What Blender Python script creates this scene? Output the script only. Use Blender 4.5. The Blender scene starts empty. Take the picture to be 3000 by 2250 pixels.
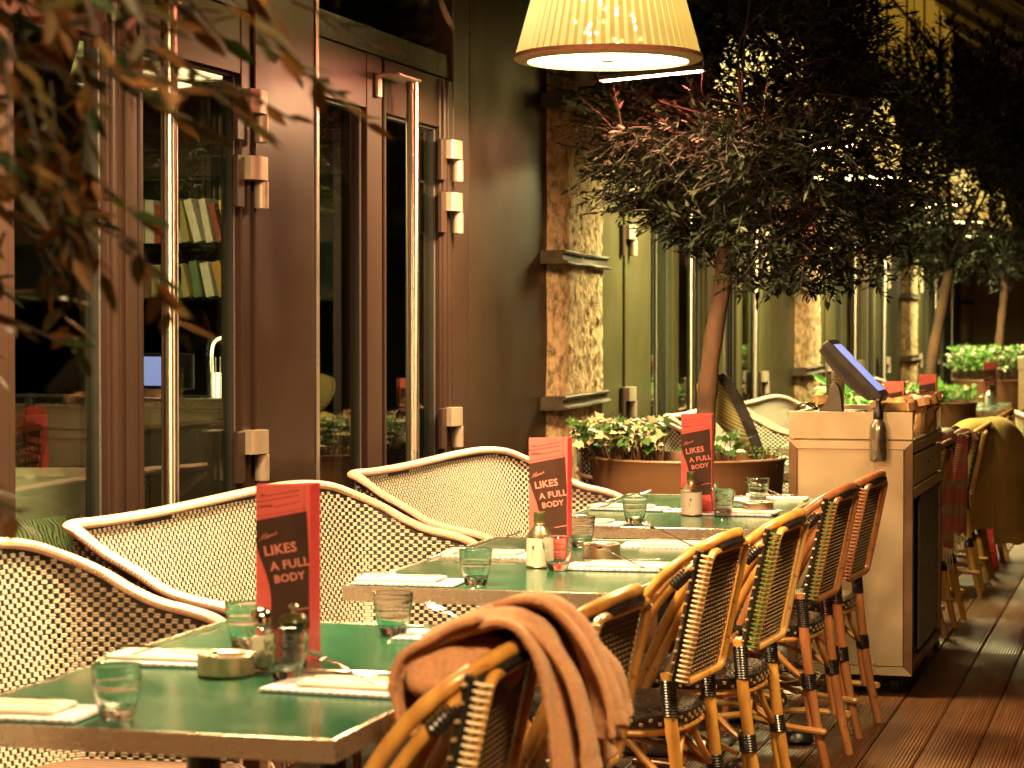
import bpy, math, random
import numpy as np
from mathutils import Vector, Matrix, noise as mnoise

R = math.radians
rng = random.Random(7)
sc = bpy.context.scene
COL = sc.collection

# ------------------------------------------------------------------ camera
cam_d = bpy.data.cameras.new('camera')
cam = bpy.data.objects.new('camera', cam_d)
COL.objects.link(cam)
cam.location = (0, 0, 1.40)
cam.rotation_euler = (R(90 - 1.432), 0, R(15.41))
cam_d.sensor_width = 36.0
cam_d.lens = 84.0
cam_d.clip_start = 0.05
cam_d.clip_end = 400
cam_d.dof.use_dof = True
cam_d.dof.focus_distance = 7.6
cam_d.dof.aperture_fstop = 6.5
sc.camera = cam

# ------------------------------------------------------------------ night sky, moon-weak sun, exposure
world = bpy.data.worlds.new('World')
sc.world = world
world.use_nodes = True
wn = world.node_tree.nodes
wl = world.node_tree.links
bg = wn['Background']
sky = wn.new('ShaderNodeTexSky')
sky.sky_type = 'NISHITA'
sky.sun_disc = False
sky.sun_elevation = R(3)
sky.sun_rotation = R(115)
wl.new(sky.outputs[0], bg.inputs[0])
bg.inputs[1].default_value = 0.0016
sd = bpy.data.lights.new('sun', 'SUN')
sd.energy = 0.004
sd.angle = R(0.5)
sd.color = (0.75, 0.85, 1.0)
sun = bpy.data.objects.new('sun', sd)
sun.rotation_euler = (R(60), 0, R(70))
COL.objects.link(sun)
sc.view_settings.view_transform = 'Standard'
sc.view_settings.look = 'None'
sc.view_settings.exposure = 0.0
sc.view_settings.gamma = 1.0
sc.view_settings.use_curve_mapping = False
sc.render.engine = 'CYCLES'
sc.cycles.use_denoising = True
try:
    sc.cycles.denoiser = 'OPENIMAGEDENOISE'
    sc.cycles.denoising_input_passes = 'RGB_ALBEDO_NORMAL'
except Exception:
    pass
sc.cycles.max_bounces = 10
sc.cycles.diffuse_bounces = 3
sc.cycles.glossy_bounces = 4
sc.cycles.transmission_bounces = 6
sc.cycles.transparent_max_bounces = 24
sc.cycles.sample_clamp_indirect = 4.0
sc.cycles.caustics_reflective = False
sc.cycles.caustics_refractive = True
sc.cycles.blur_glossy = 1.0

LAMP_COL = (1.0, 0.80, 0.38)
HEAT_COL = (1.0, 0.20, 0.13)
LAMP_W = 6.5       # W of the bulb inside each shade
LAMP_DOWN = 165.0
LAMP_DISC = 13.0    # emission of the white diffuser under it
HEAT_E = 2100.0      # emission of the glowing heater tubes

# ------------------------------------------------------------------ helpers
class MB:
    """collects quads and tubes, builds them as ONE mesh object"""
    def __init__(s):
        s.v = []; s.f = []; s.m = []
    def add(s, vs, fs, mi=0):
        o = len(s.v)
        s.v.extend([tuple(p) for p in vs])
        s.f.extend([tuple(i + o for i in f) for f in fs])
        s.m.extend([mi] * len(fs))
        return s
    def box(s, x0, x1, y0, y1, z0, z1, mi=0, mat=None):
        vs = [(x0,y0,z0),(x1,y0,z0),(x1,y1,z0),(x0,y1,z0),(x0,y0,z1),(x1,y0,z1),(x1,y1,z1),(x0,y1,z1)]
        if mat is not None:
            vs = [mat @ Vector(p) for p in vs]
        return s.add(vs, [(3,2,1,0),(4,5,6,7),(0,1,5,4),(1,2,6,5),(2,3,7,6),(3,0,4,7)], mi)
    def bbox(s, x0, x1, y0, y1, z0, z1, b=0.004, mi=0, mat=None):
        """box with chamfered vertical and top edges"""
        def ring(d, z):
            return [(x0+d+b,y0+d,z),(x1-d-b,y0+d,z),(x1-d,y0+d+b,z),(x1-d,y1-d-b,z),(x1-d-b,y1-d,z),(x0+d+b,y1-d,z),(x0+d,y1-d-b,z),(x0+d,y0+d+b,z)]
        vs = ring(b*.7, z0) + ring(0, z0+b*.7) + ring(0, z1-b*.7) + ring(b*.7, z1)
        if mat is not None:
            vs = [mat @ Vector(p) for p in vs]
        fs = [tuple(range(7,-1,-1)), tuple(range(24,32))]
        for k in range(3):
            for i in range(8):
                j = (i+1) % 8
                fs.append((k*8+i, k*8+j, k*8+8+j, k*8+8+i))
        return s.add(vs, fs, mi)
    def tube(s, pts, r, n=8, mi=0, cap=True, closed=False, flat=1.0, up=None):
        pts = [Vector(p) for p in pts]
        k = len(pts)
        rs = r if isinstance(r, (list, tuple)) else [r] * k
        tang = []
        for i in range(k):
            if closed:
                t = pts[(i+1) % k] - pts[i-1]
            else:
                t = pts[min(i+1, k-1)] - pts[max(i-1, 0)]
            tang.append(t.normalized() if t.length > 1e-9 else Vector((0,0,1)))
        ref = Vector(up) if up else (Vector((0,0,1)) if abs(tang[0].z) < .9 else Vector((1,0,0)))
        vs = []
        nrm = (ref - tang[0]*ref.dot(tang[0])).normalized()
        for i in range(k):
            if up:
                nrm = Vector(up) - tang[i]*Vector(up).dot(tang[i])
            else:
                nrm = nrm - tang[i]*nrm.dot(tang[i])
            if nrm.length < 1e-6:
                nrm = tang[i].orthogonal()
            nrm.normalize()
            bn = tang[i].cross(nrm)
            for j in range(n):
                a = 2*math.pi*j/n
                vs.append(pts[i] + nrm*(math.cos(a)*rs[i]) + bn*(math.sin(a)*rs[i]*flat))
        fs = []
        for i in range(k if closed else k-1):
            i2 = (i+1) % k
            for j in range(n):
                j2 = (j+1) % n
                fs.append((i*n+j, i*n+j2, i2*n+j2, i2*n+j))
        if cap and not closed:
            fs.append(tuple(range(n-1,-1,-1)))
            fs.append(tuple((k-1)*n+j for j in range(n)))
        return s.add(vs, fs, mi)
    def lathe(s, prof, n=24, c=(0,0,0), mi=0, close=False):
        """profile of (r, z) from bottom to top about z"""
        vs = []
        for (r, z) in prof:
            for j in range(n):
                a = 2*math.pi*j/n
                vs.append((c[0]+r*math.cos(a), c[1]+r*math.sin(a), c[2]+z))
        fs = []
        for i in range(len(prof)-1):
            for j in range(n):
                j2 = (j+1) % n
                fs.append((i*n+j, i*n+j2, (i+1)*n+j2, (i+1)*n+j))
        if close:
            if prof[0][0] > 1e-6: fs.append(tuple(range(n-1,-1,-1)))
            if prof[-1][0] > 1e-6: fs.append(tuple((len(prof)-1)*n+j for j in range(n)))
        return s.add(vs, fs, mi)
    def disc(s, c, r, n=20, mi=0, sy=1.0):
        return s.add([(c[0]+r*math.cos(2*math.pi*j/n), c[1]+r*sy*math.sin(2*math.pi*j/n), c[2]) for j in range(n)], [tuple(range(n))], mi)
    def grid(s, fn, nu, nv, mi=0, closed_u=False):
        vs = [fn(i/nu, j/nv) for i in range(nu + (0 if closed_u else 1)) for j in range(nv+1)]
        m = nu if closed_u else nu+1
        fs = []
        for i in range(nu):
            i2 = (i+1) % m
            for j in range(nv):
                fs.append((i*(nv+1)+j, i2*(nv+1)+j, i2*(nv+1)+j+1, i*(nv+1)+j+1))
        return s.add(vs, fs, mi)
    def mesh(s, name, mats, smooth=True):
        me = bpy.data.meshes.new(name)
        me.from_pydata(s.v, [], s.f)
        mats = mats if isinstance(mats, (list, tuple)) else [mats]
        for m in mats:
            me.materials.append(m)
        if len(mats) > 1:
            me.polygons.foreach_set('material_index', s.m)
        if smooth:
            me.polygons.foreach_set('use_smooth', [True]*len(s.f))
            try:
                me.set_sharp_from_angle(angle=R(38))
            except Exception:
                pass
        me.update()
        return me
    def build(s, name, mats, parent=None, smooth=True):
        return link(name, s.mesh(name, mats, smooth), parent)

def link(name, me, parent=None):
    o = bpy.data.objects.new(name, me)
    COL.objects.link(o)
    if parent is not None:
        o.parent = parent
    return o

def thing(name, label, cat, loc=(0,0,0), rz=0.0, group=None):
    o = bpy.data.objects.new(name, None)
    o.empty_display_size = .05
    COL.objects.link(o)
    o.location = loc
    o.rotation_euler = (0, 0, rz)
    tag(o, label, cat, group)
    return o

def tag(o, label=None, cat=None, group=None, kind=None):
    if label: o['label'] = label
    if cat: o['category'] = cat
    if group: o['group'] = group
    if kind: o['kind'] = kind
    return o

def kids(o):
    return KID.get(o.name) or [c for c in bpy.data.objects if c.parent == o]
KID = {}

def dup(root, loc, rz=None, label=None, group=None, skip=()):
    """copy of a thing with copies of its parts and their sub-parts"""
    if root.name not in KID:
        KID[root.name] = [c for c in COL.objects if c.parent == root]
        for c in KID[root.name]:
            KID[c.name] = [g for g in COL.objects if g.parent == c]
    r = root.copy(); COL.objects.link(r)
    r.location = loc
    if rz is not None: r.rotation_euler = (0, 0, rz)
    if label: r['label'] = label
    if group: r['group'] = group
    for ch in KID[root.name]:
        if ch.name.split('.')[0] in skip: continue
        c = ch.copy(); COL.objects.link(c); c.parent = r
        for g in KID[ch.name]:
            d = g.copy(); COL.objects.link(d); d.parent = c
    return r

def fast_mesh(name, V, F, mats, mi=None, smooth=True):
    """V (n,3), F (m,k) numpy arrays"""
    me = bpy.data.meshes.new(name)
    V = np.asarray(V, dtype=np.float32); F = np.asarray(F, dtype=np.int32)
    k = F.shape[1]
    me.vertices.add(len(V)); me.vertices.foreach_set('co', V.ravel())
    me.loops.add(F.size); me.loops.foreach_set('vertex_index', F.ravel())
    me.polygons.add(len(F))
    me.polygons.foreach_set('loop_start', np.arange(0, F.size, k, dtype=np.int32))
    mats = mats if isinstance(mats, (list, tuple)) else [mats]
    for m in mats: me.materials.append(m)
    if mi is not None: me.polygons.foreach_set('material_index', np.asarray(mi, dtype=np.int32))
    me.polygons.foreach_set('use_smooth', np.full(len(F), smooth))
    me.update(calc_edges=True)
    me.validate()
    return me

def crom(pts, n):
    """smooth resampled curve through points"""
    P = [Vector(p) for p in pts]
    P = [P[0]*2-P[1]] + P + [P[-1]*2-P[-2]]
    seg = len(P) - 3
    out = []
    for q in range(n+1):
        t = q/n*seg
        i = min(int(t), seg-1); u = t - i
        a, b, c, d = P[i], P[i+1], P[i+2], P[i+3]
        out.append(.5*((2*b) + (c-a)*u + (2*a-5*b+4*c-d)*u*u + (3*b-a-3*c+d)*u**3))
    return out

# ------------------------------------------------------------------ materials
def newmat(name):
    m = bpy.data.materials.new(name); m.use_nodes = True
    return m, m.node_tree.nodes, m.node_tree.links, m.node_tree.nodes['Principled BSDF']

def P(name, col, rough=.5, metal=0.0, var=.12, scale=18, bump=0.0, bscale=60, coat=0.0, sheen=0.0, stretch=None, spec=None, rvar=.08, aniso=0.0, detail=4):
    """principled material with noise in colour, gloss and relief"""
    m, N, L, b = newmat(name)
    tc = N.new('ShaderNodeTexCoord')
    vec = tc.outputs['Object']
    if stretch:
        mp = N.new('ShaderNodeMapping'); mp.inputs['Scale'].default_value = stretch
        L.new(vec, mp.inputs['Vector']); vec = mp.outputs[0]
    n = N.new('ShaderNodeTexNoise'); n.inputs['Scale'].default_value = scale; n.inputs['Detail'].default_value = detail
    L.new(vec, n.inputs['Vector'])
    r = N.new('ShaderNodeValToRGB')
    lo = tuple(max(0, c*(1-var)) for c in col); hi = tuple(min(1, c*(1+var)) for c in col)
    r.color_ramp.elements[0].position = .3; r.color_ramp.elements[0].color = (*lo, 1)
    r.color_ramp.elements[1].position = .7; r.color_ramp.elements[1].color = (*hi, 1)
    L.new(n.outputs['Fac'], r.inputs[0]); L.new(r.outputs[0], b.inputs['Base Color'])
    mr = N.new('ShaderNodeMapRange')
    mr.inputs['From Min'].default_value = .3; mr.inputs['From Max'].default_value = .7
    mr.inputs['To Min'].default_value = max(0.02, rough-rvar); mr.inputs['To Max'].default_value = min(1, rough+rvar)
    L.new(n.outputs['Fac'], mr.inputs['Value']); L.new(mr.outputs[0], b.inputs['Roughness'])
    b.inputs['Metallic'].default_value = metal
    b.inputs['Coat Weight'].default_value = coat
    b.inputs['Coat Roughness'].default_value = .12
    if sheen:
        b.inputs['Sheen Weight'].default_value = sheen; b.inputs['Sheen Roughness'].default_value = .4
        b.inputs['Sheen Tint'].default_value = (1, .85, .7, 1)
    if spec is not None: b.inputs['Specular IOR Level'].default_value = spec
    if aniso: b.inputs['Anisotropic'].default_value = aniso
    if bump:
        n2 = N.new('ShaderNodeTexNoise'); n2.inputs['Scale'].default_value = bscale; n2.inputs['Detail'].default_value = 3
        L.new(vec, n2.inputs['Vector'])
        bp = N.new('ShaderNodeBump'); bp.inputs['Strength'].default_value = bump; bp.inputs['Distance'].default_value = .004
        L.new(n2.outputs['Fac'], bp.inputs['Height']); L.new(bp.outputs[0], b.inputs['Normal'])
    return m

def emit(name, col, st):
    m, N, L, b = newmat(name)
    b.inputs['Base Color'].default_value = (*col, 1)
    b.inputs['Emission Color'].default_value = (*col, 1)
    b.inputs['Emission Strength'].default_value = st
    return m

def thin_glass(name, tint=(1,1,1), rough=0.0, ior=1.5, extra=0.0):
    """clear sheet: mirror by Fresnel over straight transmission"""
    m, N, L, b = newmat(name)
    N.remove(b)
    out = N['Material Output']
    tr = N.new('ShaderNodeBsdfTransparent'); tr.inputs[0].default_value = (*tint, 1)
    gl = N.new('ShaderNodeBsdfGlossy'); gl.inputs['Roughness'].default_value = rough
    gl.inputs[0].default_value = (1,1,1,1)
    # Schlick reflectance from the angle to the surface, the same from either side
    geo = N.new('ShaderNodeNewGeometry')
    dt = N.new('ShaderNodeVectorMath'); dt.operation = 'DOT_PRODUCT'
    L.new(geo.outputs['Normal'], dt.inputs[0]); L.new(geo.outputs['Incoming'], dt.inputs[1])
    ab = N.new('ShaderNodeMath'); ab.operation = 'ABSOLUTE'; L.new(dt.outputs['Value'], ab.inputs[0])
    om = N.new('ShaderNodeMath'); om.operation = 'SUBTRACT'; om.inputs[0].default_value = 1.0; om.use_clamp = True; L.new(ab.outputs[0], om.inputs[1])
    pw = N.new('ShaderNodeMath'); pw.operation = 'POWER'; pw.inputs[1].default_value = 5.0; L.new(om.outputs[0], pw.inputs[0])
    f0 = ((ior-1)/(ior+1))**2
    fr = N.new('ShaderNodeMath'); fr.operation = 'MULTIPLY_ADD'; fr.inputs[1].default_value = 1-f0; fr.inputs[2].default_value = f0; L.new(pw.outputs[0], fr.inputs[0])
    mx = N.new('ShaderNodeMixShader')
    if extra:
        ad = N.new('ShaderNodeMath'); ad.operation = 'ADD'; ad.use_clamp = True; ad.inputs[1].default_value = extra
        L.new(fr.outputs[0], ad.inputs[0]); L.new(ad.outputs[0], mx.inputs[0])
    else:
        L.new(fr.outputs[0], mx.inputs[0])
    L.new(tr.outputs[0], mx.inputs[1]); L.new(gl.outputs[0], mx.inputs[2]); L.new(mx.outputs[0], out.inputs[0])
    return m

def leafmat(name, a, bcol, rough=.38, trans=.25, spec=.5):
    m, N, L, b = newmat(name)
    oi = N.new('ShaderNodeObjectInfo')
    geo = N.new('ShaderNodeNewGeometry')
    add = N.new('ShaderNodeMath'); add.operation = 'ADD'
    L.new(geo.outputs['Random Per Island'], add.inputs[0]); L.new(oi.outputs['Random'], add.inputs[1])
    fr = N.new('ShaderNodeMath'); fr.operation = 'FRACT'; L.new(add.outputs[0], fr.inputs[0])
    r = N.new('ShaderNodeValToRGB'); r.color_ramp.elements[0].color = (*a,1); r.color_ramp.elements[1].color = (*bcol,1)
    L.new(fr.outputs[0], r.inputs[0]); L.new(r.outputs[0], b.inputs['Base Color'])
    b.inputs['Roughness'].default_value = rough; b.inputs['Specular IOR Level'].default_value = spec
    tl = N.new('ShaderNodeBsdfTranslucent'); L.new(r.outputs[0], tl.inputs[0])
    mx = N.new('ShaderNodeMixShader'); mx.inputs[0].default_value = trans
    L.new(b.outputs[0], mx.inputs[1]); L.new(tl.outputs[0], mx.inputs[2]); L.new(mx.outputs[0], N['Material Output'].inputs[0])
    return m

def woodmat(name, a, bcol, rough=.3, coat=.3, stretch=(1,1,.12), scale=22):
    """bamboo / rattan: streaks, brown specks and scorched patches"""
    m, N, L, b = newmat(name)
    tc = N.new('ShaderNodeTexCoord')
    mp = N.new('ShaderNodeMapping'); mp.inputs['Scale'].default_value = stretch; L.new(tc.outputs['Object'], mp.inputs[0])
    n = N.new('ShaderNodeTexNoise'); n.inputs['Scale'].default_value = scale; n.inputs['Detail'].default_value = 5; L.new(mp.outputs[0], n.inputs['Vector'])
    r = N.new('ShaderNodeValToRGB'); r.color_ramp.elements[0].position=.28; r.color_ramp.elements[1].position=.72
    r.color_ramp.elements[0].color=(*a,1); r.color_ramp.elements[1].color=(*bcol,1)
    L.new(n.outputs['Fac'], r.inputs[0])
    sp = N.new('ShaderNodeTexNoise'); sp.inputs['Scale'].default_value = 55; sp.inputs['Detail'].default_value = 2; L.new(tc.outputs['Object'], sp.inputs['Vector'])
    rr = N.new('ShaderNodeValToRGB'); rr.color_ramp.elements[0].position=.64; rr.color_ramp.elements[1].position=.72
    rr.color_ramp.elements[0].color=(0,0,0,1); rr.color_ramp.elements[1].color=(.75,.75,.75,1)
    L.new(sp.outputs['Fac'], rr.inputs[0])
    mx = N.new('ShaderNodeMix'); mx.data_type='RGBA'
    L.new(rr.outputs[0], mx.inputs[0]); L.new(r.outputs[0], mx.inputs[6]); mx.inputs[7].default_value=(a[0]*.35,a[1]*.3,a[2]*.3,1)
    L.new(mx.outputs[2], b.inputs['Base Color'])
    b.inputs['Roughness'].default_value = rough; b.inputs['Coat Weight'].default_value = coat; b.inputs['Coat Roughness'].default_value=.15
    bp = N.new('ShaderNodeBump'); bp.inputs['Strength'].default_value=.15; bp.inputs['Distance'].default_value=.003
    L.new(n.outputs['Fac'], bp.inputs['Height']); L.new(bp.outputs[0], b.inputs['Normal'])
    return m

M = {}
M['taupe'] = P('taupe_paint', (.037,.020,.015), .34, var=.05, scale=3, spec=.28, bump=.10, bscale=420, rvar=.05)
M['wall'] = P('taupe_wall', (.036,.019,.009), .46, spec=.25, var=.08, scale=3, bump=.08, bscale=300)
M['taupe_greenlit'] = P('taupe_paint_greenlit', (.062,.056,.025), .36, var=.06, scale=5, bump=.08, bscale=400, rvar=.05, spec=.3)  # the taupe paint again, with greener lamp light put into its colour
M['dark'] = P('shade_dark_frame', (.02,.017,.015), .4, var=.1)  # door head rails, coloured dark to stand for shade
M['black'] = P('black_plastic', (.012,.011,.011), .3, var=.2)
M['soft_black'] = P('black_rubber', (.015,.014,.013), .65, var=.2)
M['spacer'] = P('aluminium_spacer', (.55,.55,.52), .35, metal=.9, var=.2, scale=300)
M['pane'] = thin_glass('window_glass', (.80,.86,.80), 0.0, 1.52)
def solid_glass(name, col, ior=1.47):
    m, N, L, b = newmat(name)
    b.inputs['Base Color'].default_value = (*col,1); b.inputs['Roughness'].default_value = .0; b.inputs['IOR'].default_value = ior
    b.inputs['Transmission Weight'].default_value = 1.0
    return m
M['glass'] = solid_glass('pressed_glass', (.97,.99,.97))
M['tumbler'] = thin_glass('tumbler_glass', (.94,.97,.94), 0.0, 1.45, .015)
M['tumbler_base'] = thin_glass('tumbler_base_glass', (.80,.90,.84), 0.03, 1.55, .16)
M['steel'] = P('brushed_steel', (.62,.58,.52), .28, metal=1, var=.08, scale=40, stretch=(1,1,14), bump=.03, bscale=200)
M['handle_steel'] = P('satin_handle_steel', (.70,.63,.55), .34, metal=.85, var=.06, scale=120, stretch=(8,8,.2))
def pole_metal():
    m, N, L, b = newmat('lathe_brushed_pole_steel')
    b.inputs['Base Color'].default_value = (.72,.65,.56,1); b.inputs['Metallic'].default_value = 1; b.inputs['Roughness'].default_value = .30
    b.inputs['Anisotropic'].default_value = .92; b.inputs['Anisotropic Rotation'].default_value = .25
    tg = N.new('ShaderNodeTangent'); tg.direction_type = 'RADIAL'; tg.axis = 'Z'; L.new(tg.outputs[0], b.inputs['Tangent'])
    tc = N.new('ShaderNodeTexCoord'); mp = N.new('ShaderNodeMapping'); mp.inputs['Scale'].default_value = (1,1,60); L.new(tc.outputs['Object'], mp.inputs[0])
    n = N.new('ShaderNodeTexNoise'); n.inputs['Scale'].default_value = 6; L.new(mp.outputs[0], n.inputs['Vector'])
    mr = N.new('ShaderNodeMapRange'); mr.inputs['To Min'].default_value=.24; mr.inputs['To Max'].default_value=.36; L.new(n.outputs['Fac'], mr.inputs['Value']); L.new(mr.outputs[0], b.inputs['Roughness'])
    return m
M['pole'] = pole_metal()
M['hinge_steel'] = P('matt_hinge_steel', (.46,.37,.29), .42, metal=.45, var=.05, scale=40)
M['rim_steel'] = P('table_edge_aluminium', (.74,.68,.58), .27, metal=.9, var=.02, scale=30, rvar=.04)
M['cart_steel'] = P('worn_cart_steel', (.80,.68,.46), .32, metal=.82, var=.03, scale=5, bump=.02, bscale=160, rvar=.06)
M['cart_side'] = P('cart_side_panel', (.62,.50,.26), .45, metal=.2, var=.05, scale=6)
M['cart_frame'] = P('cart_bronze_frame', (.17,.095,.05), .42, metal=.5, var=.14, scale=12)
M['cutlery'] = P('cutlery_steel', (.72,.68,.62), .16, metal=1, var=.05)
M['brass'] = P('ashtray_steel', (.64,.52,.37), .34, metal=1, var=.08, scale=60, stretch=(1,1,6))
M['chrome'] = P('chrome_cap', (.75,.70,.60), .14, metal=1, var=.05)
M['green'] = P('green_table_laminate', (.010,.098,.052), .19, var=.12, scale=5, rvar=.07, spec=.5, bump=.012, bscale=90, coat=.22)
M['cream'] = P('cream_plastic_strand', (.80,.745,.62), .42, var=.08, scale=30)
M['yellow_strand'] = P('pale_yellow_strand', (.72,.64,.36), .42, var=.10, scale=30)
M['hole'] = P('black_strand', (.014,.010,.009), .5, var=.3)
M['rimwrap'] = P('salmon_rim_wrap', (.86,.60,.48), .45, var=.10, scale=40, bump=.15, bscale=160)
M['seatweave'] = None
M['rattan'] = woodmat('varnished_rattan', (.36,.150,.034), (.62,.33,.08))
M['rattan_light'] = woodmat('pale_rattan', (.42,.215,.07), (.62,.36,.13))
M['rattan_red'] = woodmat('reddish_rattan', (.30,.105,.04), (.46,.20,.08))
M['cane'] = woodmat('split_cane_strip', (.40,.20,.06), (.62,.37,.13), scale=40)
M['bind'] = P('black_binding', (.014,.012,.011), .26, var=.2)
M['lace_cream'] = P('cream_lacing', (.74,.66,.48), .35, var=.08)
M['lace_green'] = P('green_lacing', (.085,.155,.040), .35, var=.12)
M['lace_pink'] = P('pink_lacing', (.50,.26,.18), .35, var=.1)
M['lace_yellow'] = P('yellow_lacing', (.70,.48,.12), .35, var=.1)
M['dot'] = P('pale_weave_dot', (.30,.20,.105), .4, var=.15)
M['olive_dot'] = P('olive_weave_dot', (.42,.34,.16), .4, var=.15)
M['seatblack'] = P('black_woven_seat', (.016,.013,.012), .3, var=.3, scale=90, bump=.6, bscale=170)
M['red'] = P('red_card', (.82,.135,.125), .42, var=.05)
M['redside'] = P('deep_red_card', (.62,.03,.05), .42, var=.06)
M['brownprint'] = P('brown_print', (.050,.016,.009), .45, var=.06)
M['pinktext'] = P('pink_lettering', (.86,.27,.24), .45, var=.02)
M['darktext'] = P('maroon_lettering', (.16,.03,.02), .5, var=.02)
M['napkin'] = P('cream_napkin', (.80,.74,.62), .8, var=.05, bump=.2, bscale=300)
M['paper'] = P('pale_paper', (.70,.69,.78), .7, var=.05)
M['print'] = P('grey_blue_print', (.30,.30,.44), .7, var=.2)
M['orangeprint'] = P('orange_print', (.62,.30,.16), .7, var=.2)
M['salt'] = P('salt_grains', (.86,.78,.64), .8, var=.08, scale=200)
M['can'] = P('oil_can_label', (.62,.55,.49), .4, var=.06, scale=8)
M['canmetal'] = P('oil_can_metal', (.46,.37,.24), .3, metal=.9, var=.1)
M['olive_green'] = P('bottle_green_cap', (.06,.06,.012), .3, var=.1)
M['twig'] = P('twig_bark', (.020,.012,.008), .8, var=.3, scale=20)
M['bark'] = P('olive_bark', (.115,.058,.030), .85, var=.5, scale=14, bump=.8, bscale=45, stretch=(1,1,.35))
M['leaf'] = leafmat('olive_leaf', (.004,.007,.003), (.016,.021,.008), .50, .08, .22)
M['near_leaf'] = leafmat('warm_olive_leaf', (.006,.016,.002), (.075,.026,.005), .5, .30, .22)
M['ivy'] = leafmat('ivy_leaf', (.018,.075,.012), (.06,.13,.03), .35, .2)
M['ivy_pale'] = leafmat('variegated_ivy_leaf', (.30,.27,.14), (.55,.49,.31), .4, .15)
M['fern'] = leafmat('fresh_green_leaf', (.05,.20,.02), (.16,.34,.05), .45, .3)
M['blossom'] = leafmat('white_blossom', (.70,.66,.52), (.82,.78,.62), .6, .2)
M['soil'] = P('potting_soil', (.035,.022,.015), .95, var=.4, scale=60, bump=1, bscale=80)
M['planter'] = P('taupe_planter_resin', (.165,.080,.036), .5, var=.09, scale=5, bump=.06, bscale=160)
M['board'] = woodmat('embedded_timber', (.03,.020,.011), (.095,.064,.032), .6, .0, (1,.15,1), 18)
M['blanket'] = P('tan_fleece_blanket', (.54,.25,.125), .95, var=.18, scale=120, bump=.9, bscale=420, sheen=.5)
M['blanket_olive'] = P('olive_wool_blanket', (.42,.29,.085), .95, var=.12, scale=80, bump=.5, bscale=500, sheen=.35)
M['bottle'] = P('dull_bottle_aluminium', (.42,.36,.28), .24, metal=.9, var=.12, scale=18, bump=.05, bscale=40)
M['kraft'] = P('kraft_paper', (.40,.22,.09), .75, var=.2, scale=20, bump=.4, bscale=40)
M['bread'] = P('bread_crust', (.62,.36,.13), .8, var=.3, scale=30, bump=.6, bscale=60)
M['pos'] = P('terminal_plastic', (.020,.016,.012), .42, var=.1)
M['pos_light'] = P('terminal_stand_plastic', (.075,.058,.042), .42, var=.1)
M['ceil'] = P('ochre_soffit_paint', (.46,.36,.20), .6, var=.08, scale=2)
M['awning'] = P('awning_canvas', (.12,.08,.04), .85, var=.12, scale=4)
M['rafter'] = P('dark_rafter_metal', (.045,.038,.03), .45, var=.1)
M['indoor'] = P('dark_indoor_wall', (.055,.04,.028), .7, var=.2)
M['indoor_floor'] = P('indoor_floor_wood', (.09,.055,.03), .4, var=.2)
M['shelf_glass'] = thin_glass('shelf_glass', (.6,.8,.7), 0.0, 1.5, .1)
M['ground'] = P('dark_paving', (.05,.045,.04), .8, var=.2, scale=3)
M['heater'] = P('heater_housing', (.02,.014,.012), .45, var=.1)

# deck boards: brown wood with fine ribs along the board
def deckmat():
    m, N, L, b = newmat('ribbed_deck_board')
    tc = N.new('ShaderNodeTexCoord'); oi = N.new('ShaderNodeObjectInfo')
    mp = N.new('ShaderNodeMapping'); mp.inputs['Scale'].default_value=(40,1.2,1); L.new(tc.outputs['Object'], mp.inputs[0])
    off = N.new('ShaderNodeVectorMath'); off.operation='ADD'; L.new(mp.outputs[0], off.inputs[0])
    ml = N.new('ShaderNodeVectorMath'); ml.operation='SCALE'; ml.inputs[0].default_value=(3,17,0); L.new(oi.outputs['Random'], ml.inputs['Scale']); L.new(ml.outputs[0], off.inputs[1])
    n = N.new('ShaderNodeTexNoise'); n.inputs['Scale'].default_value=2.0; n.inputs['Detail'].default_value=6; L.new(off.outputs[0], n.inputs['Vector'])
    r = N.new('ShaderNodeValToRGB'); r.color_ramp.elements[0].position=.25; r.color_ramp.elements[1].position=.78
    r.color_ramp.elements[0].color=(.040,.014,.0045,1); r.color_ramp.elements[1].color=(.135,.052,.017,1)
    L.new(n.outputs['Fac'], r.inputs[0])
    n3 = N.new('ShaderNodeTexNoise'); n3.inputs['Scale'].default_value=1.6; n3.inputs['Detail'].default_value=4; L.new(tc.outputs['Object'], n3.inputs['Vector'])
    mr = N.new('ShaderNodeMapRange'); mr.inputs['From Min'].default_value=.3; mr.inputs['From Max'].default_value=.7; mr.inputs['To Min'].default_value=.72; mr.inputs['To Max'].default_value=1.15
    L.new(n3.outputs['Fac'], mr.inputs['Value'])
    mul = N.new('ShaderNodeVectorMath'); mul.operation='SCALE'; L.new(r.outputs[0], mul.inputs[0]); L.new(mr.outputs[0], mul.inputs['Scale'])
    L.new(mul.outputs[0], b.inputs['Base Color'])
    mr2 = N.new('ShaderNodeMapRange'); mr2.inputs['To Min'].default_value=.34; mr2.inputs['To Max'].default_value=.6; L.new(n3.outputs['Fac'], mr2.inputs['Value']); L.new(mr2.outputs[0], b.inputs['Roughness'])
    w = N.new('ShaderNodeTexWave'); w.wave_type='BANDS'; w.bands_direction='X'; w.inputs['Scale'].default_value=26; w.inputs['Distortion'].default_value=.4
    L.new(tc.outputs['Object'], w.inputs['Vector'])
    ad = N.new('ShaderNodeMath'); ad.operation='MULTIPLY_ADD'; ad.inputs[1].default_value=.5; L.new(n.outputs['Fac'], ad.inputs[0]); L.new(w.outputs['Fac'], ad.inputs[2])
    bp = N.new('ShaderNodeBump'); bp.inputs['Strength'].default_value=.55; bp.inputs['Distance'].default_value=.003
    L.new(ad.outputs[0], bp.inputs['Height']); L.new(bp.outputs[0], b.inputs['Normal'])
    return m
M['deck'] = deckmat()

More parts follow.
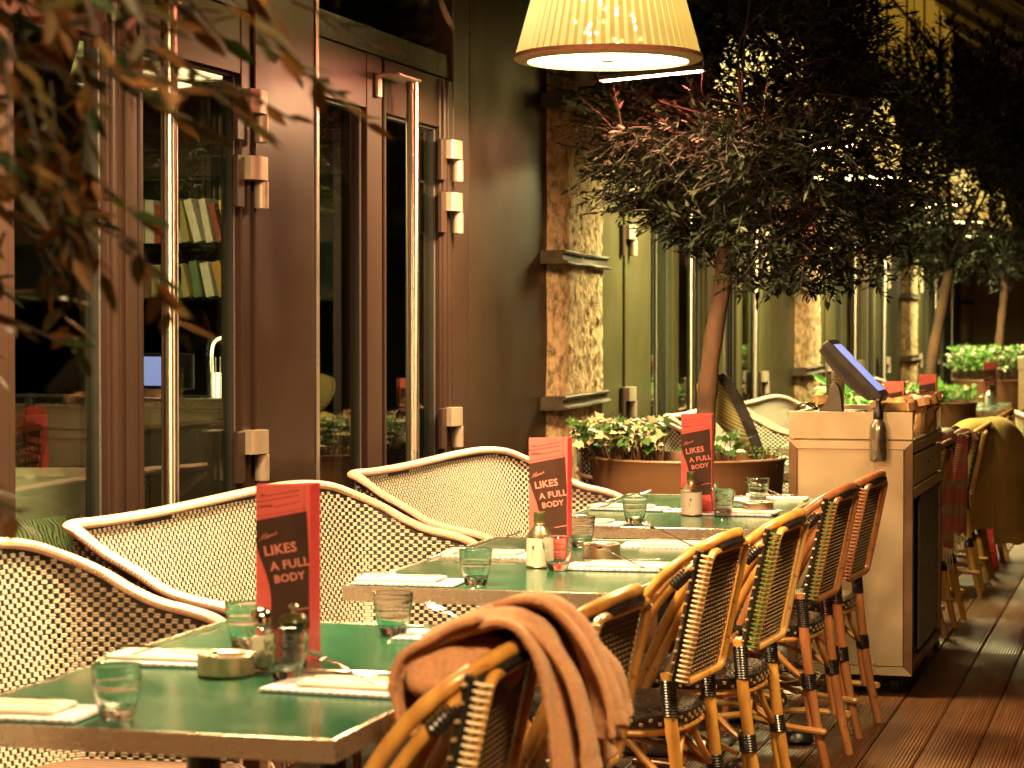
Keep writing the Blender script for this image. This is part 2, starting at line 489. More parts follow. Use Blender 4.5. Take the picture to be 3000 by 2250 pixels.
def stonemat():
    m, N, L, b = newmat('rough_limestone')
    tc = N.new('ShaderNodeTexCoord')
    mp = N.new('ShaderNodeMapping'); mp.inputs['Scale'].default_value=(1,1,.55); L.new(tc.outputs['Object'], mp.inputs[0])
    n = N.new('ShaderNodeTexNoise'); n.inputs['Scale'].default_value=30; n.inputs['Detail'].default_value=9; n.inputs['Roughness'].default_value=.7; L.new(mp.outputs[0], n.inputs['Vector'])
    r = N.new('ShaderNodeValToRGB'); r.color_ramp.elements[0].position=.36; r.color_ramp.elements[1].position=.56
    r.color_ramp.elements[0].color=(.20,.125,.062,1); r.color_ramp.elements[1].color=(.84,.59,.34,1)
    L.new(n.outputs['Fac'], r.inputs[0]); L.new(r.outputs[0], b.inputs['Base Color'])
    b.inputs['Roughness'].default_value=.92
    n2 = N.new('ShaderNodeTexNoise'); n2.inputs['Scale'].default_value=38; n2.inputs['Detail'].default_value=7; n2.inputs['Roughness'].default_value=.65; L.new(mp.outputs[0], n2.inputs['Vector'])
    bp = N.new('ShaderNodeBump'); bp.inputs['Strength'].default_value=1.0; bp.inputs['Distance'].default_value=.02
    L.new(n2.outputs['Fac'], bp.inputs['Height']); L.new(bp.outputs[0], b.inputs['Normal'])
    return m
M['stone'] = stonemat()

def stripes(name, a, bcol, scale, direction='X', rough=.6, bump=.4):
    m, N, L, b = newmat(name)
    tc = N.new('ShaderNodeTexCoord')
    w = N.new('ShaderNodeTexWave'); w.bands_direction = direction; w.inputs['Scale'].default_value = scale; w.inputs['Distortion'].default_value = .2
    L.new(tc.outputs['Object'], w.inputs['Vector'])
    r = N.new('ShaderNodeValToRGB'); r.color_ramp.elements[0].color=(*a,1); r.color_ramp.elements[1].color=(*bcol,1)
    r.color_ramp.elements[0].position=.35; r.color_ramp.elements[1].position=.65
    L.new(w.outputs['Fac'], r.inputs[0]); L.new(r.outputs[0], b.inputs['Base Color']); b.inputs['Roughness'].default_value=rough
    bp = N.new('ShaderNodeBump'); bp.inputs['Strength'].default_value=bump; bp.inputs['Distance'].default_value=.003
    L.new(w.outputs['Fac'], bp.inputs['Height']); L.new(bp.outputs[0], b.inputs['Normal'])
    return m
M['seatweave'] = stripes('striped_seat_weave', (.05,.028,.016), (.26,.15,.11), 12, 'Y')

def herringbone():
    m, N, L, b = newmat('herringbone_wool')
    tc = N.new('ShaderNodeTexCoord'); s = N.new('ShaderNodeSeparateXYZ'); L.new(tc.outputs['Object'], s.inputs[0])
    pp = N.new('ShaderNodeMath'); pp.operation='PINGPONG'; pp.inputs[1].default_value=.028; L.new(s.outputs['Y'], pp.inputs[0])
    ad = N.new('ShaderNodeMath'); ad.operation='ADD'; L.new(pp.outputs[0], ad.inputs[0]); L.new(s.outputs['Z'], ad.inputs[1])
    md = N.new('ShaderNodeMath'); md.operation='PINGPONG'; md.inputs[1].default_value=.006; L.new(ad.outputs[0], md.inputs[0])
    gt = N.new('ShaderNodeMath'); gt.operation='GREATER_THAN'; gt.inputs[1].default_value=.0035; L.new(md.outputs[0], gt.inputs[0])
    zb = N.new('ShaderNodeTexWave'); zb.bands_direction='Z'; zb.inputs['Scale'].default_value=2.6; L.new(tc.outputs['Object'], zb.inputs['Vector'])
    cr = N.new('ShaderNodeValToRGB'); cr.color_ramp.interpolation='CONSTANT'
    cr.color_ramp.elements[0].color=(.40,.10,.07,1); cr.color_ramp.elements[1].position=.72; cr.color_ramp.elements[1].color=(.28,.21,.09,1)
    L.new(zb.outputs['Fac'], cr.inputs[0])
    mx = N.new('ShaderNodeMix'); mx.data_type='RGBA'; L.new(gt.outputs[0], mx.inputs[0]); L.new(cr.outputs[0], mx.inputs[6]); mx.inputs[7].default_value=(.16,.045,.035,1)
    L.new(mx.outputs[2], b.inputs['Base Color']); b.inputs['Roughness'].default_value=.9; b.inputs['Sheen Weight'].default_value=.4
    return m
M['herringbone'] = herringbone()

def cushionmat():
    m, N, L, b = newmat('leaf_pattern_fabric')
    tc = N.new('ShaderNodeTexCoord')
    v = N.new('ShaderNodeTexVoronoi'); v.inputs['Scale'].default_value=14; L.new(tc.outputs['Object'], v.inputs['Vector'])
    w = N.new('ShaderNodeTexWave'); w.inputs['Scale'].default_value=22; w.inputs['Distortion'].default_value=9; w.inputs['Detail'].default_value=1
    ad = N.new('ShaderNodeVectorMath'); ad.operation='ADD'; L.new(tc.outputs['Object'], ad.inputs[0]); L.new(v.outputs['Color'], ad.inputs[1]); L.new(ad.outputs[0], w.inputs['Vector'])
    r = N.new('ShaderNodeValToRGB'); r.color_ramp.elements[0].color=(.05,.055,.03,1); r.color_ramp.elements[1].color=(.30,.33,.22,1); r.color_ramp.elements[0].position=.3; r.color_ramp.elements[1].position=.45
    L.new(w.outputs['Fac'], r.inputs[0]); L.new(r.outputs[0], b.inputs['Base Color']); b.inputs['Roughness'].default_value=.9
    return m
M['cushion'] = cushionmat()

# shade fabric: lets the lamp inside glow through
def shademat(name, col, see):
    m, N, L, b = newmat(name)
    N.remove(b)
    tl = N.new('ShaderNodeBsdfTranslucent'); tl.inputs[0].default_value=(*col,1)
    df = N.new('ShaderNodeBsdfDiffuse'); df.inputs[0].default_value=(*col,1)
    a = N.new('ShaderNodeMixShader'); a.inputs[0].default_value=.35
    L.new(tl.outputs[0], a.inputs[1]); L.new(df.outputs[0], a.inputs[2])
    tr = N.new('ShaderNodeBsdfTransparent'); tr.inputs[0].default_value=(1,.95,.75,1)
    mx = N.new('ShaderNodeMixShader'); mx.inputs[0].default_value=see
    L.new(a.outputs[0], mx.inputs[1]); L.new(tr.outputs[0], mx.inputs[2]); L.new(mx.outputs[0], N['Material Output'].inputs[0])
    return m
M['pleat'] = shademat('pleat_fabric', (.55,.46,.20), .02)
M['sheer'] = shademat('sheer_pleat_fabric', (.90,.86,.58), .13)
M['band'] = P('shade_edge_band', (.80,.66,.40), .7, var=.1, scale=80)
M['diffuser'] = emit('lamp_diffuser', (1.0,.75,.36), LAMP_DISC)
M['diffuser_far'] = emit('greenish_lamp_diffuser', (.95,.86,.34), LAMP_DISC)
M['bulb'] = emit('lamp_bulb', (1.0,.85,.5), 40)
M['heat'] = emit('heater_tube', HEAT_COL, HEAT_E)
M['wall_glow'] = emit('ochre_wall_glow', (.62,.33,.03), .42)  # glow that stands in for lamp light on the upper wall
M['heat_mid'] = emit('medium_heater_tube', HEAT_COL, HEAT_E*.42)
M['heat_low'] = emit('dim_heater_tube', HEAT_COL, HEAT_E*.22)
M['screen'] = emit('blue_screen', (.30,.38,1.0), .75)
M['lantern'] = emit('lit_lantern', (1.0,.86,.55), 3.0)

# ================================================================== LARGE STRUCTURE
MB().box(-60, 60, -40, 120, -.30, -.06).build('ground', M['ground'])['kind'] = 'structure'
deck = bpy.data.objects.new('terrace_deck', MB().box(-2.74, 2.6, -1.5, 34, -.06, -.034).mesh('terrace_deck', M['soft_black']))
COL.objects.link(deck); deck['kind'] = 'structure'
PW = .174
plank_me = MB().bbox(.0025, PW-.0025, 0, 3.9, -.034, 0, .003).mesh('plank', M['deck'])
GAP0 = -1.6 - 8*PW + .013
for i in range(26):
    x = -2.71 + i*PW + .018
    if x + PW > 2.6: break
    y = -1.4 - rng.random()*.0
    k = 0
    while y < 33:
        o = link('plank', plank_me, deck)
        o.location = (x, y, rng.uniform(-.0015, .0015))
        y += 3.904
        k += 1

# ---- restaurant facade ------------------------------------------------
XF = -2.79
fac = thing('restaurant_facade', 'taupe restaurant front with tall glass doors, steel pole handles and transoms darkened for shade', 'building')
PER = 7.5
HEAD, GTOP = 2.37, 2.17
hinge_me = {}
def hinge_meshes():
    blk = MB()
    pts = [(0,-.062),(.038,-.062),(.050,-.050),(.056,-.02),(.056,.02),(.050,.052),(.030,.062),(0,.062)]
    vs = [(x,y,0) for x,y in pts] + [(x,y,.072) for x,y in pts]
    n = len(pts)
    fs = [tuple(range(n-1,-1,-1)), tuple(range(n,2*n))] + [(i,(i+1)%n,(i+1)%n+n,i+n) for i in range(n)]
    blk.add(vs, fs)
    bar = MB().lathe([(.0,-.088),(.020,-.088),(.023,-.085),(.023,-.005),(.020,-.003),(0,-.003)], 16, (.034,.035,0))
    return blk.mesh('hinge_block', M['hinge_steel']), bar.mesh('hinge_barrel', M['hinge_steel']), MB().bbox(0,.020,-.125,-.066,-.088,.072,.004).mesh('hinge_plate', M['taupe'])
HBLK, HBAR, HPL = hinge_meshes()
def put_hinges(parent_door, y, zs):
    for z in zs:
        a = link('hinge_block', HBLK, parent_door); a.location = (XF+.034, y, z)
        b = link('hinge_barrel', HBAR, parent_door); b.location = (XF+.034, y, z)
        c = link('hinge_plate', HPL, parent_door); c.location = (XF+.034, y, z)

def leaf_door(y0, y1, sl, sr, hinge_y=None, handle_y=None, paint='taupe'):
    """one glass leaf: stiles sl/sr wide on either side, rails, pane, spacer strips, hinges, pole handle"""
    m = MB()
    x0, x1 = XF-.03, XF+.034
    m.bbox(x0, x1, y0, y0+sl, .03, HEAD-.006, .004)
    m.bbox(x0, x1, y1-sr, y1, .03, HEAD-.006, .004)
    if .12 < sr < .15 or sr > .18:   # a bead and a shallow groove down the wide stile
        m.tube([(x1, y1-sr+.035, .03), (x1, y1-sr+.035, HEAD-.01)], .017, 10)
        m.bbox(x1-.001, x1+.009, y1-sr*.45, y1-.012, .035, HEAD-.012, .003)
    m.box(x0, x1-.003, y0+sl, y1-sr, GTOP, HEAD-.008)
    m.box(x0, x1-.003, y0+sl, y1-sr, .03, .22)
    d = m.build('glass_door', M[paint], fac)
    MB().box(XF-.008, XF+.002, y0+sl-.004, y1-sr+.004, .215, GTOP+.005).build('pane', M['pane'], d)
    g = MB()
    for yy in (y0+sl, y1-sr-.022):
        g.box(x0+.004, XF+.012, yy, yy+.022, .22, GTOP)
    g.box(x0+.004, XF+.012, y0+sl+.022, y1-sr-.022, GTOP-.012, GTOP)
    g.build('gasket', M['soft_black'], d)
    sp = MB()
    for yy in (y0+sl+.005, y1-sr-.014):
        sp.box(XF+.012, XF+.0145, yy, yy+.008, .22, GTOP-.01)
    sp.build('spacer', M['spacer'], d)
    if hinge_y is not None: put_hinges(d, hinge_y, (2.05, 1.845, 1.0, .30))
    if handle_y is not None:
        h = MB()
        h.tube([(XF+.10, handle_y, .12), (XF+.10, handle_y, 2.29)], .0245, 20)
        h.build('pole_handle', M['pole'], d)
        for z in (2.288, .10):
            k = MB()
            k.bbox(XF+.034, XF+.128, handle_y-.24, handle_y+.03, z, z+.012, .005)
            k.bbox(XF+.034, XF+.05, handle_y-.245, handle_y-.19, z-.075, z+.004, .006)
            k.build('handle_bracket', M['handle_steel'], d)
    return d

for k in range(-1, 4):
    o = 5.33 + PER*k
    pn = 'taupe' if k < 1 else 'taupe_greenlit'; pw_ = 'wall' if k < 1 else 'taupe_greenlit'; pp = 'taupe' if k < 0 else 'taupe_greenlit'  # bays past the pillar take the paint with lamp light coloured in
    # leaf pair A
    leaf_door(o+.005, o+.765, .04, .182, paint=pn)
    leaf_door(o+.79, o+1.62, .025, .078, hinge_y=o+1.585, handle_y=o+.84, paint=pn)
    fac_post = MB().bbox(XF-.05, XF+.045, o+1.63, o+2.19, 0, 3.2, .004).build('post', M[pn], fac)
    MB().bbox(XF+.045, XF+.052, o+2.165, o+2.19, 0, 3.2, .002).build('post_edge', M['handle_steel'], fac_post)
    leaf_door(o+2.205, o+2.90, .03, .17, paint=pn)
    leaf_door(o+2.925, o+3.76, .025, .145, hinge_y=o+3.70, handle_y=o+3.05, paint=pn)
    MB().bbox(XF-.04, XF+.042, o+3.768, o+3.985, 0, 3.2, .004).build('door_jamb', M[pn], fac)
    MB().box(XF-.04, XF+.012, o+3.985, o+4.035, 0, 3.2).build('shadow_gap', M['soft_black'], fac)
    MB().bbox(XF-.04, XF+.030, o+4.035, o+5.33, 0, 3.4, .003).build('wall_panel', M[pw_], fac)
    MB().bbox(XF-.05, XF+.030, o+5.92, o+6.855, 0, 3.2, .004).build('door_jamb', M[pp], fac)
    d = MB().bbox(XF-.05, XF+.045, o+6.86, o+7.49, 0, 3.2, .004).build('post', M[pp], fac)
    put_hinges(d, o+6.90, (2.05, 1.845, 1.0, .30))
    # transoms over the doors, shade put into the colour of their rails
    for a, b in ((o+.005, o+1.62), (o+2.20, o+3.76)):
        t = MB()
        t.box(XF-.03, XF+.030, a, b, HEAD, HEAD+.09); t.box(XF-.03, XF+.030, a, b, 3.10, 3.2)
        t = t.build('transom', M['dark'], fac)
        MB().box(XF-.008, XF+.002, a, b, HEAD+.09, 3.10).build('pane', M['pane'], t)
MB().box(XF-.05, XF+.036, -4.0, 40, 3.402, 3.9).build('fascia', M['wall'], fac)
MB().box(XF-.25, XF-.02, -4.0, 40, 3.902, 7.5).build('upper_wall', M['ceil'], fac)
for i in range(6):  # framed glowing panes, added to imitate lamp light on the far upper wall
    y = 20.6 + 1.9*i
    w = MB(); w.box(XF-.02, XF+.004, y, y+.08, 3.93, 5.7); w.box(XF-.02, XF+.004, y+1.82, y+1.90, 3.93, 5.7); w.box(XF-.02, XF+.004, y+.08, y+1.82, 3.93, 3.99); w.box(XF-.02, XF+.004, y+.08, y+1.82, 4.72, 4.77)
    w = w.build('added_glow_frame', M['rafter'], fac)
    MB().box(XF-.018, XF-.004, y+.08, y+1.82, 3.99, 5.7).build('added_glow_pane', M['wall_glow'], w)
MB().bbox(XF-.10, XF+.10, -4.0, 40, 3.86, 3.90, .006).build('cornice', M['taupe'], fac)
# far end of the terrace
ew = MB().box(-2.7, 2.6, 34.0, 34.2, 0, 6.0).build('end_wall', M['ceil'])
tag(ew, 'ochre lit wall closing the far end of the terrace', 'wall')

# ---- stone pillars with embedded timbers --------------------------------
def pillar(o, label):
    t = thing('stone_pillar', label, 'pillar', (XF, o+5.68, 0), 0, 'rough stone pillars along the facade')
    nu, nv = 56, 230
    W, Hh = .80, 3.4
    def f(u, v):
        y = (u-.5)*W; z = v*Hh
        e = abs(u-.5)*2
        base = .095*(1-e**14) + .03
        q = Vector((y*4+o, z*3.2, o))
        dd = .010*mnoise.fractal(q, .9, 2.1, 4) + .011*mnoise.fractal(Vector((y*34, z*26, o)), .6, 2.0, 3)
        wob = .020*mnoise.noise(Vector((z*3.3, o, 1+(u>.5)*9)))
        return (base + dd*(1-e**8), y + wob, z)
    m = MB().grid(f, nu, nv)
    m.build('stone_face', M['stone'], t)
    for z, tilt, a in ((.38, .02, -.01), (1.045, .02, .0), (1.70, -.015, .0), (2.41, -.03, 0), (3.05, .03, 0)):
        b = MB()
        mt = Matrix.Translation((.125, 0, z)) @ Matrix.Rotation(tilt*.6, 4, 'X') @ Matrix.Rotation(a, 4, 'Z')
        y0 = -.5*W-.11
        prof = [(-.11,-.030),(.024,-.030),(.034,-.025),(.032,-.017),(.010,-.012),(.008,.014),(.020,.018),(.022,.026),(.016,.030),(-.11,.031)]
        n = len(prof)
        vs = []; L = 11
        for i in range(L+1):
            yy = y0 + (W+.09)*i/L
            for (px, pz) in prof:
                s = .006*mnoise.noise(Vector((px*30, pz*30, yy*4+z)))
                vs.append(mt @ Vector((px+s, yy, pz+s)))
        fs = [tuple(range(n)), tuple(L*n+j for j in range(n-1,-1,-1))]
        for i in range(L):
            for j in range(n):
                j2 = (j+1) % n
                fs.append((i*n+j, (i+1)*n+j, (i+1)*n+j2, i*n+j2))
        b.add(vs, fs)
        b.build('timber', M['board'], t, smooth=False)
pillar(5.33-7.5, 'rough stone pillar with timbers nearest the street end, beside the first glass doors')
pillar(5.33, 'rough lit stone pillar with embedded timbers beside the plain taupe wall')
pillar(12.83, 'rough stone pillar with timbers seen just behind the payment terminal')
pillar(20.33, 'rough stone pillar rising behind the second olive tree trunk')
pillar(27.83, 'farthest rough stone pillar beyond the flowering planter')

# ---- awning over the terrace -------------------------------------------
aw = thing('terrace_awning', 'dark sloping terrace awning on slender rafters above the tables', 'awning', (0,0,0))
def zroof(x): return 5.2 - .63*(x+2.75)
def slab(m, xa, xb, ya, yb, dz0, dz1):
    vs = []
    for x in (xa, xb):
        for y in (ya, yb):
            for d in (dz0, dz1):
                vs.append((x, y, zroof(x)+d))
    return m.add(vs, [(0,1,3,2),(4,6,7,5),(0,4,5,1),(2,3,7,6),(1,5,7,3),(0,2,6,4)])
for i in range(14):
    y = -3 + i*2.7
    slab(MB(), -2.65, 1.6, y+.06, y+2.64, 0, .02).build('canvas_panel', M['awning'], aw)
    slab(MB(), -2.65, 1.6, y-.05, y+.05, -.10, .06).build('rafter', M['rafter'], aw)
    slab(MB(), -2.65, 1.6, y+1.30, y+1.34, -.05, -.004).build('batten', M['steel'], aw)
MB().bbox(1.56, 1.66, -3, 34, zroof(1.6)-.14, zroof(1.6)-.02, .01).build('front_beam', M['rafter'], aw)
for x, z in ((-1.0, zroof(-1.0)-.22), (.4, zroof(.4)-.22)):
    MB().bbox(x-.03, x+.03, -3, 34, z, z+.10, .006).build('purlin', M['rafter'], aw)
for y in (-2.4, 3.0, 8.4, 13.8, 19.2, 24.6, 30.0):
    MB().bbox(1.57, 1.65, y-.04, y+.04, 0, zroof(1.6)-.14, .006).build('awning_post', M['rafter'], aw)

# ---- the room behind the glass -------------------------------------------
rm = thing('dining_room', 'dim dining room seen through the glass doors', 'room')
MB().box(-8.2, -2.81, -4, 34, -.05, .0).build('indoor_floor', M['indoor_floor'], rm)
MB().box(-8.4, -8.2, -4, 34, 0, 3.3).build('back_wall', M['indoor'], rm)
MB().box(-8.2, -2.81, -4, 34, 3.3, 3.4).build('indoor_ceiling', M['indoor'], rm)
for y in (14.2, 21.4, 28.6):
    MB().box(-8.2, -2.9, y, y+.1, 0, 3.3).build('partition', M['indoor'], rm)

# ================================================================== FURNITURE
# ---- wicker loveseat: plan curve runs near arm -> back -> far arm ---------
BL = 1.90
def bench_plan():
    """(x, y, rim height) along the rim; x is world x, y from 0 to BL"""
    arm = [(-1.955,.700),(-1.99,.738),(-2.05,.757),(-2.12,.770),(-2.19,.790),(-2.26,.830),(-2.34,.872)]
    near = [(x, 0.03, z) for x, z in arm] + [(-2.405, .035, .915), (-2.450, .085, .930)]
    back = [(-2.462, .30, .924), (-2.468, .60, .921), (-2.470, .95, .925), (-2.468, 1.25, .930), (-2.455, 1.55, .930), (-2.42, 1.74, .915)]
    far = [(-2.36, 1.835, .880), (-2.29, 1.865, .846), (-2.22, 1.87, .808)] + [(x, 1.87, z) for x, z in ((-2.15,.780),(-2.08,.765),(-2.02,.748),(-1.985,.725),(-1.955,.690))]
    return near + back + far
PL = bench_plan()
NP = 420
RIM = crom(PL, NP)
def arclen(pts):
    s = [0.0]
    for a, b in zip(pts[:-1], pts[1:]): s.append(s[-1] + (b-a).length)
    return s
def plan_tables():
    flat = [Vector((p.x, p.y, 0)) for p in RIM]
    s = np.array(arclen(flat)); xy = np.array([[p.x, p.y, p.z] for p in RIM])
    return s, xy
PS, PXY = plan_tables()
def plan_at(t):
    x = np.interp(t, PS, PXY[:,0]); y = np.interp(t, PS, PXY[:,1]); h = np.interp(t, PS, PXY[:,2])
    e = 1e-2
    tx = np.interp(t+e, PS, PXY[:,0]) - np.interp(t-e, PS, PXY[:,0]); ty = np.interp(t+e, PS, PXY[:,1]) - np.interp(t-e, PS, PXY[:,1])
    l = np.hypot(tx, ty) + 1e-9
    return x, y, h, tx/l, ty/l
def surf(t, z, out=0.0):
    """point on the woven shell: leans outward towards the rim; returns pos, tangent, normal(outward), up"""
    x, y, h, tx, ty = plan_at(t)
    nx, ny = -ty, tx            # outward side of the shell
    nx, ny = np.where(True, -ty*-1, 0), np.where(True, tx*-1, 0)
    lean = .16
    off = (z - h)*lean + out
    sgn = 1.0
    return np.stack([x + nx*off*SG, y + ny*off*SG, z], -1), np.stack([tx, ty, tx*0], -1), np.stack([nx*SG, ny*SG, nx*0 - lean], -1)
SG = 1.0
# outward of the back is -x: choose the sign so
_p, _t, _n = surf(np.array([PS[-1]*.5]), np.array([.7]))
if _n[0,0] > 0: SG = -1.0

def pill_template(L, w, h):
    """lozenge strand, 12 sided faces kept low: 3 rings of 6"""
    V = []; sec = [(-.5,.35),(-.36,.9),(.0,1.0),(.36,.9),(.5,.35)]
    for (u, s) in sec:
        for j in range(6):
            a = 2*math.pi*j/6 + .5
            V.append((u*L, math.cos(a)*w*.5*s, math.sin(a)*h*.5*s + (h*.35*(s-.6))))
    F = []
    for i in range(len(sec)-1):
        for j in range(6):
            F.append((i*6+j, i*6+(j+1)%6, (i+1)*6+(j+1)%6, (i+1)*6+j))
    F.append((0,5,4,3)); F.append((0,3,2,1)); q=(len(sec)-1)*6
    F.append((q,q+1,q+2,q+3)); F.append((q,q+3,q+4,q+5))
    return np.array(V), np.array(F)

def weave_mesh(name, mat, unit=.0285, rowp=.0108, zlo=.40):
    PV, PF = pill_template(unit*.635, rowp*.49, .0055)
    T = PS[-1]; cols = int(T/unit)
    ts = []; zs = []
    nrow = int((.94-zlo)/rowp)
    for r in range(nrow):
        z = zlo + r*rowp
        t = (np.arange(cols) + (.5 if r % 2 else 0.0))*unit + .015
        t = t[t < T-.012]
        h = np.interp(t, PS, PXY[:,2])
        t = t[z < h-.014]
        for dz in (-rowp*.235, rowp*.235):
            ts.append(t); zs.append(np.full(len(t), z+dz))
    ts = np.concatenate(ts); zs = np.concatenate(zs)
    rg = np.random.default_rng(3)
    tj = ts + rg.normal(0, .0006, len(ts)); zj = zs + rg.normal(0, .0003, len(zs))
    p, t, n = surf(tj, zj)
    n = n/np.linalg.norm(n, axis=1, keepdims=True)
    up = np.cross(n, t)
    flip = np.where(up[:,2] < 0, -1, 1)[:,None]; up = up*flip
    # the strand bulges on both faces, so it reads from inside and outside
    V = p[:,None,:] + PV[None,:,0,None]*t[:,None,:] + PV[None,:,1,None]*up[:,None,:] + (PV[None,:,2,None])*n[:,None,:]*-1
    F = PF[None] + (np.arange(len(p))*len(PV))[:,None,None]
    return fast_mesh(name, V.reshape(-1,3), F.reshape(-1,4), mat)

def shell_mesh(name, mat, zlo=.40):
    """the dark upright strands behind: thin shell seen through the gaps"""
    T = PS[-1]; nt = 150; nz = 14
    t = np.linspace(.006, T-.006, nt); V = []; F = []
    for side in (.0018, -.0012):
        h = np.interp(t, PS, PXY[:,2])
        for k in range(nz+1):
            z = zlo + (h-.006-zlo)*k/nz
            p, tt, n = surf(t, z)
            V.append(p + n*side)
    V = np.concatenate(V)
    for s in range(2):
        o = s*(nz+1)*nt
        for k in range(nz):
            a = o + k*nt + np.arange(nt-1)
            F.append(np.stack([a, a+1, a+1+nt, a+nt], -1))
    return fast_mesh(name, V, np.concatenate(F), mat)

def rim_mesh(name, mat):
    pts = crom(PL, 460)
    pts = [Vector((p.x, p.y, p.z+.004)) for p in pts]
    rs = []
    for i in range(len(pts)):
        rs.append(.0112 + (.0017 if i % 2 else 0))
    m = MB().tube(pts, rs, 10, flat=1.6, up=(0,0,1))
    # a thinner second rod under the outer edge
    o = []
    for i, p in enumerate(pts):
        if i % 4: continue
        q, t, n = surf(np.array([PS[-1]*i/(len(pts)-1)]), np.array([p.z-.026]))
        o.append(Vector(q[0]) + Vector(n[0])*.010)
    m.tube(o, .0085, 8)
    return m.mesh(name, mat)

def make_bench(strand):
    t = thing('wicker_loveseat', 'woven cream and black loveseat', 'loveseat', (0,0,0), 0, 'woven loveseats along the glass doors')
    w = link('woven_strands', weave_mesh('woven_strands', strand), t); w['kind'] = 'stuff'
    link('upright_strands', shell_mesh('upright_strands', M['hole']), t)
    link('rim', rim_mesh('rim', M['rimwrap']), t)
    m = MB()
    m.bbox(-2.40, -1.93, .06, BL-.06, .385, .445, .012)
    m.build('seat', M['seatweave'], t)
    for x, y in ((-1.96,.05),(-1.96,BL-.05),(-2.36,.07),(-2.36,BL-.07)):
        MB().tube([(x, y, .0), (x, y, .70 if x > -2 else .42)], .014, 8).build('leg', M['rimwrap'], t)
    MB().tube([(-1.955, .05, .40), (-1.945, BL*.5, .40), (-1.955, BL-.05, .40)], .014, 8).build('front_rail', M['rimwrap'], t)
    return t
bench_y = (1.05, 3.00, 4.97, 6.95, 9.80, 11.75, 13.75, 17.0, 19.0)
bench_l = ('woven loveseat nearest the camera, mostly hidden behind the first one in view',
    'pale yellow woven loveseat at the near left corner beside the first green table',
    'cream woven loveseat behind the red menu of the first green table',
    'fine woven loveseat behind the second table, below the plain taupe wall',
    'woven loveseat behind the ivy of the big planter',
    'pinkish woven loveseat just behind the olive trunk and planter',
    'yellow lit woven loveseat behind the pinkish one, left of the steel cart',
    'green edged woven loveseat beyond the red menus behind the cart',
    'farthest woven loveseat beyond the second planter')
bench = make_bench(M['cream'])
BENCH_W = M['yellow_strand']
for i, y in enumerate(bench_y):
    if i == 0: continue
    if i == 1:
        o = bench; o.location = (0, y, 0); o['label'] = bench_l[i]
    else:
        o = dup(bench, (0, y, 0), 0, bench_l[i])

# ---- green topped bistro table ---------------------------------------------
TX0, TX1 = -1.965, -1.245
def make_table():
    t = thing('bistro_table', 'green table', 'table', (0,0,0), 0, 'green topped bistro tables')
    W, Dp = TX1-TX0, .68
    MB().box(-W/2+.006, W/2-.006, -Dp/2+.006, Dp/2-.006, .722, .7545).build('tabletop', M['green'], t)
    m = MB()
    for (x0,x1,y0,y1) in ((-W/2,W/2,-Dp/2,-Dp/2+.0055),(-W/2,W/2,Dp/2-.0055,Dp/2),(-W/2,-W/2+.0055,-Dp/2+.0055,Dp/2-.0055),(W/2-.0055,W/2,-Dp/2+.0055,Dp/2-.0055)):
        m.bbox(x0,x1,y0,y1,.7185,.7560,.0012)
    m.build('rim', M['rim_steel'], t)
    MB().tube([(0,0,.03),(0,0,.715)], .03, 14).build('pedestal', M['black'], t)
    MB().box(-.20,.20,-.17,.17,.700,.7175).build('top_bracket', M['black'], t)
    MB().bbox(-.21,.21,-.21,.21,0,.022,.01).build('base', M['black'], t)
    return t
table = make_table()
TCX = (TX0+TX1)/2
tabs = [(3.82,'nearest green table, its near edge crossing the bottom left corner'),
        (4.515,'green table joined behind the nearest one, under the first red menu'),
        (5.895,'green table with two glasses in front of the oil can and second menu'),
        (6.595,'green table carrying the tumbler and ashtray behind the second menu'),
        (7.745,'green table under the third red menu'),
        (8.455,'green table end nearest the steel cart and big planter'),
        (10.66,'green table hidden mostly by the steel cart, nearest its back'),
        (12.65,'green table beyond the cart, under the first far red menu'),
        (13.35,'green table beyond the cart beside the far woven loveseat'),
        (14.65,'far green table with a red menu behind the paper bags'),
        (18.55,'far green table behind the olive blanket chair'),
        (19.45,'farthest green table with menu and oil can')]
for i, (y, lb) in enumerate(tabs):
    o = table if i == 0 else dup(table, (TCX, y, 0), 0)
    o.location = (TCX + (-.014 if i == 1 else .0), y, (.0, .002, 0, .003, 0, .006)[i % 6])
    if 'near' in lb or True: o['label'] = lb

